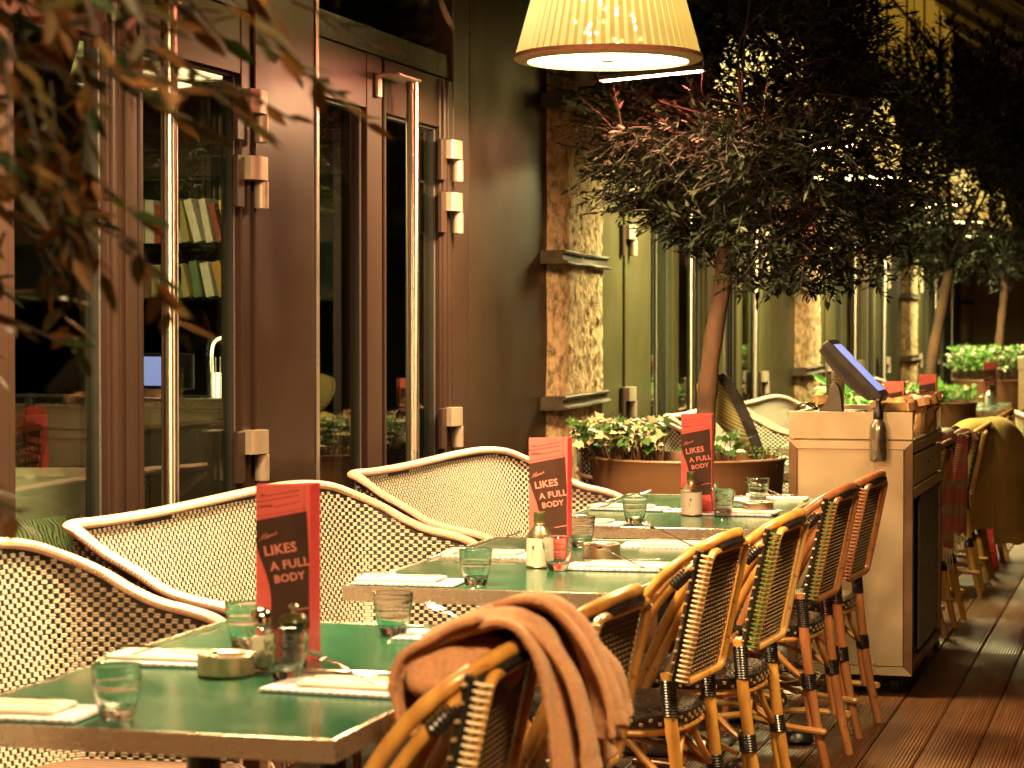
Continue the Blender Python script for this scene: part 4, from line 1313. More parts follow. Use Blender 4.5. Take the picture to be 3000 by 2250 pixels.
# dark edged curved board standing in the big planter
t = thing('curved_board', 'dark edged curved board with a woven yellow face leaning in the big planter', 'board', (-1.650, 9.985, .80))
edge = crom([(-.195,.02,.385),(-.166,.02,.352),(-.112,.02,.262),(-.055,.01,.14),(-.002,.0,.0)], 24)
vs = []; 
for i, p in enumerate(edge):
    w = .020
    vs += [p + Vector((-w,-.006,-.006)), p + Vector((w,-.006,.008)), p + Vector((w,.020,.008)), p + Vector((-w,.020,-.006))]
fs = [(3,2,1,0), tuple(len(vs)-4+j for j in range(4))]
for i in range(len(edge)-1):
    for j in range(4):
        fs.append((i*4+j, i*4+(j+1)%4, i*4+4+(j+1)%4, i*4+4+j))
MB().add(vs, fs).build('edge', M['black'], t)
M['weavecloth'] = stripes('woven_yellow_cloth', (.26,.24,.07), (.52,.48,.20), 60, 'DIAGONAL', .85)
MB().grid(lambda u, v: tuple(edge[min(24, int(u*24))] + Vector((-.018 - v*.13*(.25+math.sin(math.pi*min(1,u*1.05))), .02+.10*v, -.004))), 24, 6).build('woven_face', M['weavecloth'], t)

# ================================================================== STEEL SERVICE CART AND WHAT STANDS ON IT
CX0, CX1, CY0, CY1 = -1.392, -.926, 9.0, 10.2
t = thing('service_cart', 'tall steel waiter cart on casters with mitred bronze frame and drawer', 'cart', (0,0,0))
MB().box(CX0+.03, CX1-.03, CY0+.012, CY1-.01, .09, .93).build('carcass', M['black'], t)
MB().bbox(CX0+.032, CX1-.034, CY0-.001, CY0+.010, .116, .930, .002).build('front_panel', M['cart_steel'], t)
fw = .031
def mitre(pts, y0, y1, name, mat):
    n = len(pts)
    vs = [(x, y0, z) for x, z in pts] + [(x, y1, z) for x, z in pts]
    MB().add(vs, [tuple(range(n)), tuple(range(2*n-1, n-1, -1))] + [(j, j+n, (j+1)%n+n, (j+1)%n) for j in range(n)]).build(name, mat, t)
xa, xb, za, zb = CX0, CX1, .082, .962
mitre([(xa,za),(xb,za),(xb-fw,za+fw),(xa+fw,za+fw)], CY0-.006, CY0+.02, 'frame_strip', M['cart_steel'])
mitre([(xb,za),(xb,zb),(xb-fw,zb-fw),(xb-fw,za+fw)], CY0-.006, CY0+.02, 'frame_strip', M['cart_frame'])
mitre([(xb,zb),(xa,zb),(xa+fw,zb-fw),(xb-fw,zb-fw)], CY0-.006, CY0+.02, 'frame_strip', M['cart_steel'])
mitre([(xa,zb),(xa,za),(xa+fw,za+fw),(xa+fw,zb-fw)], CY0-.006, CY0+.02, 'frame_strip', M['cart_frame'])
MB().bbox(CX0, CX1, CY0-.006, CY0+.010, .968, 1.071, .002).build('tray_front', M['cart_steel'], t)
MB().bbox(CX0, CX0+.012, CY0+.011, CY1-.002, .968, 1.065, .002).build('tray_side', M['cart_steel'], t)
MB().bbox(CX0+.013, CX1-.004, CY1-.014, CY1-.002, .968, 1.058, .002).build('tray_back', M['cart_steel'], t)
MB().bbox(CX0+.013, CX1-.002, CY0+.012, CY1-.015, .950, .9665, .003).build('tray_floor', M['cart_steel'], t)
# right side: top rail, drawer with keyhole, lower rail, dark open niche, frame
sx = CX1
MB().bbox(sx-.03, sx-.002, CY0+.021, CY1, .915, .9485, .002).build('side_rail', M['cart_side'], t)
d = MB().bbox(sx-.03, sx-.004, CY0+.03, CY1-.008, .792, .902, .002).build('drawer', M['cart_side'], t)
MB().tube([(sx-.006, 9.62, .855),(sx+.001, 9.62, .855)], .006, 10).build('lock', M['black'], d)
MB().bbox(sx-.03, sx-.002, CY0+.021, CY1, .742, .782, .002).build('side_rail', M['cart_side'], t)
MB().bbox(sx-.03, sx-.002, CY0+.021, CY0+.05, .116, .741, .002).build('side_frame', M['cart_frame'], t)
MB().bbox(sx-.03, sx-.002, CY1-.035, CY1, .116, .741, .002).build('side_frame', M['cart_frame'], t)
MB().bbox(sx-.03, sx-.002, CY0+.021, CY1, .084, .115, .002).build('side_rail', M['cart_frame'], t)
MB().bbox(sx-.022, sx-.012, CY0+.40, CY1-.04, .13, .735, .002).build('door', M['pos_light'], t)
for x, y in ((CX0+.07, CY0+.09),(CX1-.07, CY0+.11),(CX0+.07, CY1-.09),(CX1-.07, CY1-.09)):
    w = MB(); w.tube([(x-.016, y, .037),(x-.014,y,.037),(x+.014,y,.037),(x+.016,y,.037)], [.030,.036,.036,.030], 20)
    w = w.build('caster', M['soft_black'], t)
    f = MB(); f.bbox(x-.022,x+.022,y-.03,y+.012,.066,.0825,.004); f.tube([(x-.02,y,.037),(x+.02,y,.037)], .010, 10); f.bbox(x-.0225,x-.018,y-.012,y+.012,.03,.07,.002); f.bbox(x+.018,x+.0225,y-.012,y+.012,.03,.07,.002)
    f.build('caster_fork', M['cart_frame'], w)

# payment terminal: seen from its side, screen tilted up to the right
t = thing('payment_terminal', 'black touch screen till terminal tilted back on the steel cart', 'terminal', (0,0,0))
ya, yb = 9.10, 9.36
def prism(prof, y0, y1, b=.006):
    n = len(prof); cx = sum(p[0] for p in prof)/n; cz = sum(p[1] for p in prof)/n
    def sh(f): return [(cx+(x-cx)*f, cz+(z-cz)*f) for x, z in prof]
    i = sh(.965)
    rings = [(i, y0), (prof, y0+b), (prof, y1-b), (i, y1)]
    vs = [(x, y, z) for pr_, y in rings for x, z in pr_]
    fs = [tuple(range(n)), tuple(range(4*n-1, 3*n-1, -1))]
    for k in range(3):
        for j in range(n): fs.append((k*n+j, k*n+n+j, k*n+n+(j+1)%n, k*n+(j+1)%n))
    return MB().add(vs, fs)
A = Vector((-1.268,1.332)); B = Vector((-1.060,1.118)); dd = (B-A).normalized(); nn = Vector((-dd.y, dd.x)); nn = nn if nn.y > 0 else -nn
def sp(u, v): p = A + dd*u + nn*v; return (p.x, p.y)
Ls = (B-A).length
prism([sp(0,.012), sp(Ls,.012), sp(Ls+.004,-.016), sp(-.004,-.016)], ya-.004, yb+.004).build('bezel', M['pos'], t)
prism([sp(.0,-.017), sp(Ls-.005,-.017), sp(Ls-.035,-.042), sp(Ls*.62,-.058), sp(Ls*.25,-.055), sp(.004,-.042)], ya, yb).build('housing', M['pos'], t)
c1 = [sp(.025,.0132), sp(Ls-.028,.0132)]
MB().add([(c1[0][0],ya+.018,c1[0][1]),(c1[1][0],ya+.018,c1[1][1]),(c1[1][0],yb-.018,c1[1][1]),(c1[0][0],yb-.018,c1[0][1])],[(0,1,2,3)]).build('screen', M['screen'], t)
for k in range(30):
    u = .014 + (Ls-.05)*k/29; lo_ = -.042 if 4 < k < 25 else -.036
    a, b = sp(u-.0012,-.021), sp(u+.0012,-.021); c, e = sp(u+.0012, lo_), sp(u-.0012, lo_)
    MB().add([(p[0], ya-.0015, p[1]) for p in (a,b,c,e)] + [(p[0], ya+.002, p[1]) for p in (a,b,c,e)], [(0,1,2,3),(0,4,5,1),(1,5,6,2),(2,6,7,3),(3,7,4,0)]).build('vent_slot', M['black'], t)
q = [sp(Ls*.78+dx, -.008+dy) for dx, dy in ((-.010,-.004),(.010,-.004),(.010,.004),(-.010,.004))]
fr = MB(); fr.tube([(p[0], ya-.005, p[1]) for p in q], .0009, 4, closed=True); fr.build('port', M['steel'], t)
prism([(-1.300,1.0672),(-1.208,1.0672),(-1.213,1.115),(-1.222,1.160),(-1.238,1.178),(-1.256,1.165),(-1.262,1.128),(-1.278,1.090)], 9.13, 9.20).build('stand', M['pos_light'], t)
MB().bbox(-1.33, -1.14, 9.10, 9.38, .967, 1.0665, .01).build('printer_base', M['pos'], t)
cb = MB(); cb.tube(crom([(-1.375,9.06,1.072),(-1.36,9.06,1.095),(-1.335,9.07,1.098),(-1.315,9.08,1.082),(-1.30,9.10,1.075)], 20), .004, 6)
cb.tube(crom([(-1.37,9.08,1.072),(-1.345,9.08,1.088),(-1.33,9.10,1.10),(-1.30,9.12,1.078)], 20), .0035, 6)
tag(cb.build('cable_loop', M['black']), 'black cable loop lying on the cart rim left of the terminal', 'cable')

t = thing('spray_bottle', 'aluminium spray bottle with black cap hung on the cart front', 'bottle', (-1.050, 8.955, .888), 0)
MB().lathe([(0,.004),(.024,.0),(.031,.004),(.033,.012),(.0335,.118),(.030,.138),(.019,.154),(.017,.160),(0,.160)], 28).build('bottle_body', M['bottle'], t)
m = MB(); m.lathe([(.019,.158),(.0195,.182),(.015,.192),(.010,.205),(.009,.222),(.012,.226),(.010,.232),(0,.233)], 20)
m.tube([(0,0,.215),(.026,-.004,.216)], .0045, 8); m.build('spray_cap', M['black'], t)
MB().tube(crom([(0,.012,.218),(0,.03,.226),(0,.042,.222),(0,.045,.19)], 10), .003, 6).build('hook', M['black'], t)

def paper_bag(loc, w, d, h, rz, label, mat, seed, fill=None):
    t = thing('paper_bag', label, 'bag', loc, rz, None)
    def f(u, v):
        a = u*2*math.pi; ca, sa = math.cos(a), math.sin(a); n = 5
        k = (abs(ca)**n + abs(sa)**n)**(-1/n)
        fl = 1 + .16*v*v
        nz = .010*mnoise.noise(Vector((ca*2.2+seed, sa*2.2, v*4)))*(.3+v)
        return (w*.5*k*ca*fl + nz*3, d*.5*k*sa*fl + nz*2, h*v*(1+.10*mnoise.noise(Vector((ca*1.5, sa*1.5+seed, 7)))*v) + nz)
    m = MB().grid(f, 36, 9, closed_u=True)
    b = m.build('bag_body', mat, t, smooth=False)
    fm = MB()   # turned-over cuff
    def g(u, v):
        p = Vector(f(u, 1.0)); c = Vector((0,0,p.z)); o = (p-c).normalized()*.004
        return tuple(p + o*(1+2*v) + Vector((0,0,.004-.032*v)))
    fm.grid(g, 36, 3, closed_u=True); fm.build('cuff', mat, t, smooth=False)
    MB().box(-w*.45, w*.45, -d*.45, d*.45, .001, .006).build('bag_floor', mat, t)
    if fill:
        r_ = random.Random(seed); fb = MB()
        for i in range(7):
            x, y = r_.uniform(-w*.28,w*.28), r_.uniform(-d*.28,d*.28)
            fb.lathe([(0,-.02),(.022,-.012),(.028,.002),(.02,.016),(0,.022)], 10, (x,y,h-.012+r_.uniform(-.01,.012)))
        fb.build('filling', M[fill], t)
    return t
paper_bag((-1.045, 9.50, .968), .125, .11, .125, .2, 'folded kraft paper bag of bread beside the till screen', M['kraft'], 1, 'bread')
paper_bag((-.985, 9.72, .968), .11, .13, .135, -.3, 'kraft paper bag with pale filling behind the first bag', M['kraft'], 2, 'napkin')
paper_bag((-.985, 9.98, .968), .10, .12, .145, .1, 'tall kraft paper bag at the back corner of the cart', M['kraft'], 3)
paper_bag((-1.335, 9.62, .968), .07, .09, .14, .4, 'open kraft paper bag standing left of the terminal stand', M['kraft'], 4)
t = thing('steel_cup', 'tall steel cup standing behind the terminal', 'cup', (-1.325, 9.80, .968))
MB().lathe([(0,.002),(.030,0),(.032,.006),(.040,.235),(.0415,.240),(.038,.240),(.030,.012),(0,.010)], 28).build('cup_body', M['steel'], t)

# ================================================================== TABLEWARE
ZT = .7565
def tri_text(body, size, shear=0.0, bold=0.0):
    c = bpy.data.curves.new('lettering', 'FONT'); c.body = body; c.size = size; c.shear = shear; c.extrude = .0004; c.offset = bold; c.resolution_u = 2
    c.space_character = 1.02
    o = bpy.data.objects.new('tmp', c); COL.objects.link(o)
    dg = bpy.context.evaluated_depsgraph_get(); dg.update()
    me = bpy.data.meshes.new_from_object(o.evaluated_get(dg))
    bpy.data.objects.remove(o)
    return me
def merge_text(name, items, mat, W, Hh):
    """items: (text, u0, v0 baseline from the top, width u, angle, shear, bold, height scale)"""
    V = []; F = []
    for (tx, u0, v0, wu, ang, sh, bo, hs) in items:
        me = tri_text(tx, .1, sh, bo)
        xs = [v.co.x for v in me.vertices]; x0, x1 = min(xs), max(xs); s = wu*W/(x1-x0)
        ca, sa = math.cos(ang), math.sin(ang); o = len(V)
        for v in me.vertices:
            px, pz = (v.co.x-x0)*s, v.co.y*s*hs
            V.append(((u0-.5)*W + px*ca - pz*sa, -.0009 - v.co.z, Hh*(1-v0) + px*sa + pz*ca))
        F += [tuple(i+o for i in p.vertices) for p in me.polygons]
    me = bpy.data.meshes.new(name); me.from_pydata(V, [], F); me.materials.append(mat); me.update()
    return me
MW, MH = .1035, .338
def flat(pts, d=-.0006, mi=0):
    return [((u-.5)*MW, d, MH*(1-v)) for u, v in pts]
SL = .058
TXT_PINK = merge_text('lettering', [('LIKES', .17, .405, .60, .16, 0, .0018, .98), ('A FULL', .27, .490, .74, .16, 0, .0018, .95),
    ('BODY', .355, .560, .57, .16, 0, .0018, .98), ('NE', .02, .792, .10, .05, 0, .001, 1.0)], M['pinktext'], MW, MH)
TXT_DARK = merge_text('small_print', [('AGE', .08, .068, .09, .06, 0, .002, 1), ('COSTCODE', .05, .132, .26, .06, 0, .002, 1)] +
    [(w, .03, .86+.022*i, .15+.03*(i%3), .0, 0, .001, 1) for i, w in enumerate(('wine', 'rouge', 'rosé', 'blanc', 'bière', 'café'))], M['darktext'], MW, MH)
def make_menu():
    t = thing('menu_card', 'red menu', 'menu', (0,0,0), 0, 'tall red folded menus')
    MB().box(-MW/2, MW/2, 0, .0016, 0, MH).build('front_panel', M['red'], t)
    # side panel folding back from the right edge, and the closing back panel
    MB().add([(MW/2+.0002,.0005,0),(MW/2+.013,.060,0),(MW/2+.013,.060,MH),(MW/2+.0002,.0005,MH),(MW/2-.0016,.0018,0),(MW/2+.0115,.0605,0),(MW/2+.0115,.0605,MH),(MW/2-.0016,.0018,MH)],
             [(0,1,2,3),(7,6,5,4),(3,2,6,7),(0,4,5,1),(1,5,6,2)]).build('side_panel', M['redside'], t)
    MB().add([(MW/2+.0115,.0612,0),(-MW/2,.0022,0),(-MW/2,.0022,MH),(MW/2+.0115,.0612,MH),(MW/2+.0115,.0628,0),(-MW/2,.0038,0),(-MW/2,.0038,MH),(MW/2+.0115,.0628,MH)],
             [(0,1,2,3),(7,6,5,4),(3,2,6,7)]).build('back_panel', M['red'], t)
    b = MB()
    curve = [(0,.345),(.06,.40),(.13,.46),(.20,.52),(.25,.58),(.275,.64),(.28,.70),(.265,.745)]
    top = [(0,.205),(.94,.150)]
    b.add(flat([top[0], top[1], (.985,.40), (.985,.745)] + curve[::-1]), [tuple(range(12))])
    b.add(flat([(0,.745),(.985,.745),(.985,.815),(0,.815)], -.0007), [(3,2,1,0)])
    b.build('brown_print', M['brownprint'], t)
    sc_ = MB()
    st = [(0,.05),(.06,.30),(.17,.98),(.19,.60),(.20,.12),(.28,.55),(.40,1.0),(.40,.55),(.42,.08),(.47,.05),(.56,.30),(.66,.44),(.58,.42),(.53,.18),(.60,.05),(.68,.30),(.68,.42),(.68,.10),(.74,.10),
          (.80,.42),(.82,.08),(.90,.42),(.93,.30),(.93,.06),(1.0,.40),(1.05,.30),(1.05,.06),(1.12,.12),(1.22,.36),(1.32,.44),(1.24,.42),(1.19,.18),(1.26,.05),(1.34,.30),(1.34,.42),(1.34,.10),(1.42,.14)]
    c = [Vector(((.055 + .235*x*1.0 + .05*yv - .5)*MW, -.0012, MH*(1-(.325 - .040*yv - .030*x)))) for x, yv in st]
    c = crom(c, 150)
    sc_.tube(c, .00085, 5, flat=.5, up=(0,1,0)); sc_.build('script_word', M['pinktext'], t)
    p = MB()
    p.add(flat([(.66,.712),(.98,.695),(.98,.700),(.66,.717)], -.0011), [(3,2,1,0)])
    p.build('pink_rule', M['pinktext'], t)
    l = MB()
    for (u0,u1,v0,v1) in ((.19,.80,.066,.030),(.0,.80,.10,.060),(.33,.82,.128,.096)):
        l.add(flat([(u0,v0),(u1,v1),(u1,v1+.003),(u0,v0+.003)], -.0009), [(3,2,1,0)])
    for i in range(16):
        u = .03+.057*i; v = .183 - .052*u/.95
        l.add(flat([(u,v),(u+.03,v-.0017),(u+.03,v+.003),(u,v+.0047)], -.0009), [(3,2,1,0)])
    for i in range(8):
        v = .01+.019*i
        l.add(flat([(.885,v),(.90,v),(.90,v+.010),(.885,v+.010)], -.0009), [(3,2,1,0)])
    for i in range(9):
        v = .845 + .018*i
        l.add(flat([(.50,v),(.70+.2*((i*37)%5)/5,v),(.70+.2*((i*37)%5)/5,v+.007),(.50,v+.007)], -.0009), [(3,2,1,0)])
    l.build('ruled_lines', M['darktext'], t)
    link('lettering', TXT_PINK, t)['kind'] = 'stuff'; link('small_print', TXT_DARK, t)['kind'] = 'stuff'
    return t
menu = make_menu()
for i, (x, y, rz, lb) in enumerate([(-1.632, 4.275, 14, 'red menu on the nearest table behind the salt and pepper'), (-1.612, 6.215, 15, 'red menu behind the oil can on the second row table'),
        (-1.556, 8.010, 15, 'red menu in front of the olive trunk on the third row table'), (-1.425, 12.85, 10, 'plain topped red menu seen above the bread bag'),
        (-1.430, 14.75, 10, 'red menu standing behind the paper bags beyond the cart'), (-1.405, 19.60, 8, 'far red menu with an oil can in front of the flowering planter')]):
    o = menu if i == 0 else dup(menu, (x, y, ZT), R(rz))
    o.location = (x, y, ZT); o.rotation_euler = (0,0,R(rz)); o['label'] = lb

def make_tumbler():
    t = thing('tumbler', 'tumbler', 'glass', (0,0,0), 0, 'clear tumblers on the green tables')
    prof = [(0,.0030),(.018,.0025),(.0255,.0),(.0275,.003),(.029,.010),(.0335,.026),(.0372,.045),(.0388,.0555),(.0395,.0565),(.0392,.0578),(.0412,.080),(.0419,.0870),(.0412,.0885),(.0398,.0878),
            (.0390,.080),(.0358,.050),(.0316,.030),(.0280,.020),(.020,.0172),(0,.0165)]
    MB().lathe(prof, 48).build('glass_body', M['glass'], t)
    MB().lathe([(.0421,.0868),(.0416,.0889),(.0396,.0883)], 48).build('lip', M['tumbler_base'], t)
    return t
tum = make_tumbler()
TU = [(-1.655, 3.575, 'tumbler nearest the camera by the front napkin of the nearest table'), (-1.543, 4.055, 'tumbler beside the ashtray and salt shaker, before the first menu'), (-1.548, 4.690, 'empty tumbler left of the blanket at the back edge of the nearest table'),
      (-1.775, 4.440, 'tumbler half hidden behind the salt shaker'), (-1.652, 5.655, 'tumbler by the wall side napkin at the front of the second row'), (-1.545, 6.055, 'tumbler in front of the oil can and second menu'),
      (-1.640, 6.700, 'tumbler standing behind the steel ashtray of the second row'), (-1.668, 7.545, 'tumbler at the front edge of the third row table, left of its menu'), (-1.450, 7.930, 'tumbler right of the third menu and its oil can'),
      (-1.436, 8.560, 'tumbler nearest the cart and big planter'), (-1.560, 8.20, 'tumbler hidden behind the third menu'), (-1.36, 12.45, 'tumbler on the table just right of the steel cart')]
for i, (x, y, lb) in enumerate(TU):
    o = tum if i == 0 else dup(tum, (x, y, ZT), .3*i)
    o.location = (x, y, ZT); o['label'] = lb

def make_ashtray():
    t = thing('ashtray', 'round steel ashtray', 'ashtray', (0,0,0), 0, 'round steel ashtrays')
    r = .053
    MB().lathe([(0,.001),(r-.002,0),(r,.002),(r,.036),(r-.003,.039),(r-.012,.0385),(r-.018,.034),(r-.020,.012),(0,.010)], 48).build('bowl', M['brass'], t)
    for k in range(3):
        a = k*2.094+.4
        m = MB().bbox(-.006,.006,-.010,.010,.0375,.0405,.001, mat=Matrix.Translation((r*math.cos(a)*.86, r*math.sin(a)*.86, 0)) @ Matrix.Rotation(a+1.57,4,'Z'))
        m.build('cigarette_rest', M['brass'], t)
    return t
ash = make_ashtray()
for i, (x, y, lb) in enumerate([(-1.672, 4.085, 'brassy round ashtray in the middle of the nearest table'), (-1.510, 6.410, 'steel ashtray with a tumbler right behind it on the second row'), (-1.352, 8.06, 'small steel ashtray beside the last tumbler on the third row')]):
    o = ash if i == 0 else dup(ash, (x, y, ZT), .5*i)
    o.location = (x, y, ZT); o['label'] = lb

def make_can():
    t = thing('oil_can', 'oil can', 'can', (0,0,0), 0, 'small oil cans with green caps')
    r = .0355
    MB().lathe([(r,.004),(r,.079)], 40).build('label_wrap', M['can'], t)
    MB().lathe([(0,0),(r+.001,.0),(r+.0018,.002),(r+.0006,.0045)], 40).build('bottom_rim', M['canmetal'], t)
    MB().lathe([(r+.0006,.0785),(r+.0020,.081),(r,.083),(r-.004,.086),(.022,.101),(.0165,.107),(.0160,.113),(.0172,.1145),(.016,.116),(.016,.119)], 40).build('shoulder', M['canmetal'], t)
    m = MB(); m.lathe([(.0168,.118),(.0172,.121),(.0165,.1225),(.0172,.124),(.0165,.1275),(.0172,.129),(.0165,.1325),(.0170,.134),(.0170,.143),(.0155,.146),(0,.1465)], 28)
    m.build('screw_cap', M['olive_green'], t)
    lf = MB()
    for a0, z, L, dz in ((-1.95,.050,.24,.004), (-2.0,.047,.16,-.010), (-1.85,.043,.15,.008)):
        lf.add([((r+.0005)*math.cos(a0+L*q), (r+.0005)*math.sin(a0+L*q), z+dz*q*2+w) for q, w in ((0,0),(.35,.004),(1,.001),(.5,-.003))], [(0,3,2,1)])
    lf.build('olive_emblem', M['olive_green'], t)
    return t
can = make_can()
for i, (x, y, lb) in enumerate([(-1.612, 6.125, 'oil can in front of the second menu'), (-1.556, 7.925, 'oil can in front of the third menu'), (-1.40, 19.52, 'far oil can in front of the far menu')]):
    o = can if i == 0 else dup(can, (x, y, ZT), R(20*i))
    o.location = (x, y, ZT); o['label'] = lb

t = thing('salt_shaker', 'glass salt shaker with a chrome dome cap beside the ashtray', 'shaker', (-1.628, 4.150, ZT), R(15))
MB().bbox(-.0225,.0225,-.0225,.0225,.0,.078,.006).build('shaker_glass', M['tumbler'], t)
MB().bbox(-.0195,.0195,-.0195,.0195,.003,.062,.005).build('salt', M['salt'], t)
MB().lathe([(.020,.077),(.017,.084),(.0165,.088)], 24).build('shaker_neck', M['tumbler_base'], t)
MB().lathe([(.0185,.087),(.0205,.089),(.0205,.099),(.0185,.108),(.012,.115),(0,.117)], 28).build('dome_cap', M['chrome'], t)
t = thing('pepper_mill', 'dark pepper mill with a brass knob in front of the first menu', 'mill', (-1.588, 4.215, ZT))
MB().lathe([(0,0),(.024,0),(.025,.004),(.021,.03),(.0195,.05),(.0235,.072),(.0245,.080),(0,.081)], 28).build('mill_body', M['black'], t)
MB().lathe([(.0245,.0815),(.0285,.0835),(.0265,.092),(.018,.099),(.008,.1015),(0,.102)], 28).build('mill_cap', M['olive_green'], t)
MB().lathe([(.005,.101),(.0045,.106),(.009,.110),(.0095,.114),(.006,.118),(0,.119)], 20).build('knob', M['brass'], t)

# ---- place settings
def fork_mesh():
    m = MB(); 
    c = [(-.10,0,.0),(-.06,0,.0005),(-.01,0,.003),(.03,0,.005),(.045,0,.004)]
    m.tube(crom(c, 14), [.0038 - .0012*abs(i/14-.2) for i in range(15)], 6, flat=.5, up=(0,1,0))
    vs = []
    for i in range(6):
        f = i/5; x = .042 + .020*f; w = .004 + .008*f
        vs += [(x,-w,.004-.003*math.sin(f*3.1)),(x,w,.004-.003*math.sin(f*3.1))]
    m.add(vs, [(2*i,2*i+2,2*i+3,2*i+1) for i in range(5)])
    for k in range(4):
        y = -.0105 + .007*k
        m.tube([(.061,y,.004),(.080,y,.003),(.098,y,.008)], [.0018,.0016,.0008], 5)
    return m
def knife_mesh():
    m = MB()
    m.tube(crom([(-.11,0,.002),(-.05,0,.003),(-.01,0,.002)], 8), [.004,.0048,.005,.0048,.0046,.0044,.0042,.004,.003], 6, flat=.6, up=(0,1,0))
    m.add([(-.01,-.004,.002),(.03,-.009,.002),(.09,-.008,.002),(.112,.002,.002),(.09,.005,.002),(-.01,.004,.002),(.03,-.002,.0036),(.09,-.001,.0034)],
          [(0,1,6,5),(1,2,7,6),(2,3,4,7),(6,7,4,5)])
    return m
def napkin_mesh():
    def f(u, v):
        x = (u-.5)*.205; y = (v-.5)*.098
        return (x + .003*mnoise.noise(Vector((v*3, u, 2))), y + .002*mnoise.noise(Vector((u*4, v, 5))), .0085 + .0015*mnoise.noise(Vector((u*5, v*5, 1))))
    m = MB().grid(f, 12, 6)
    e = lambda u, v: f(u, v)
    for (pa) in ([(i/12, 0) for i in range(13)], [(i/12, 1) for i in range(13)], [(0, i/6) for i in range(7)], [(1, i/6) for i in range(7)]):
        pts = [Vector(f(*q)) + Vector((0,0,-.0045)) for q in pa]
        m.tube(pts, .0046, 6)
    m.box(-.10,.10,-.046,.046,.0004,.006)
    return m
FK = fork_mesh().mesh('fork', M['cutlery']); KN = knife_mesh().mesh('knife', M['cutlery']); NK = napkin_mesh().mesh('folded_napkin', M['napkin'])
def mat_mesh():
    m = MB()
    for k in range(3):
        m.box(-.128+.001*k, .128-.0015*k, -.078+.0008*k, .078-.001*k, .0002+.0016*k, .0015+.0016*k)
    return m.mesh('paper_mat', M['paper'])
PM = mat_mesh()
pr_m = MB(); pr_o = MB(); r_ = random.Random(4)
for i in range(30):
    x = r_.uniform(-.12,.10); y = r_.uniform(-.073,.066); w = r_.uniform(.006,.028)
    (pr_o if i % 5 == 0 else pr_m).add([(x,y,.0050),(x+w,y,.0050),(x+w,y+.003,.0050),(x,y+.003,.0050)], [(0,1,2,3)])
for i in range(16):
    x = -.12 + .016*i; w = r_.uniform(.003,.010)
    (pr_o if i % 4 == 1 else pr_m).add([(x,-.0784,.0014),(x+w,-.0784,.0014),(x+w,-.0784,.0040),(x,-.0784,.0040)], [(0,1,2,3)])
PRM = pr_m.mesh('printed_text', M['print']); PRO = pr_o.mesh('printed_picture', M['orangeprint'])
SEATS = [(-1.862, 3.590, 0, 'nearest table, front wall side'), (-1.850, 4.225, 0, 'nearest table, left of its ashtray'), (-1.372, 3.985, 1, 'nearest table, just before the blanket'), (-1.368, 4.700, 1, 'nearest table, half under the blanket'),
         (-1.850, 5.665, 0, 'second row, front wall side'), (-1.842, 6.385, 0, 'second row, left of its menu'), (-1.378, 6.150, 1, 'second row, right of its oil can'), (-1.372, 6.790, 1, 'second row, behind its ashtray'),
         (-1.838, 7.480, 0, 'third row, front wall side'), (-1.842, 8.125, 0, 'third row, left of its menu'), (-1.378, 8.010, 1, 'third row, right of its menu'), (-1.374, 8.640, 1, 'third row, nearest the cart'),
         (-1.40, 12.30, 1, 'table just right of the cart'), (-1.84, 12.60, 0, 'wall side of the table behind the cart'), (-1.40, 13.25, 1, 'chair side of the table behind the cart'), (-1.40, 14.45, 1, 'far table with the single menu')]
for i, (x, y, side, ph) in enumerate(SEATS):
    a = R(rng.uniform(-5, 5)) + (math.pi if side else 0)
    pm = link('paper_mat', PM); pm.location = (x + (.03 if not side else -.035), y - .008, ZT+.0004); pm.rotation_euler = (0,0,a + R(rng.uniform(-4,4)) - (math.pi if side else 0))
    tag(pm, 'printed paper mat, ' + ph, 'placemat', 'printed paper mats under the napkins')
    link('printed_text', PRM, pm)['kind'] = 'stuff'; link('printed_picture', PRO, pm)['kind'] = 'stuff'
    nk = link('folded_napkin', NK); nk.location = (x, y, ZT+.0054); nk.rotation_euler = (0,0,a)
    tag(nk, 'folded cream napkin, ' + ph, 'napkin', 'folded cream napkins')
    kn = link('knife', KN); kn.location = (x-.01, y+.022, ZT+.0186); kn.rotation_euler = (0, R(-1), a + R(rng.uniform(-8,8)) + (0 if not side else math.pi))
    tag(kn, 'steel knife on the napkin, ' + ph, 'knife', 'steel knives on the napkins')
    fk = link('fork', FK); fk.location = (x+(.015 if not side else -.03), y-.012, ZT+.034); fk.rotation_euler = (0, R(-15) , (R(18) if not side else R(158)) + R(rng.uniform(-9,9)))
    tag(fk, 'steel fork tilted up on the napkin, ' + ph, 'fork', 'steel forks on the napkins')

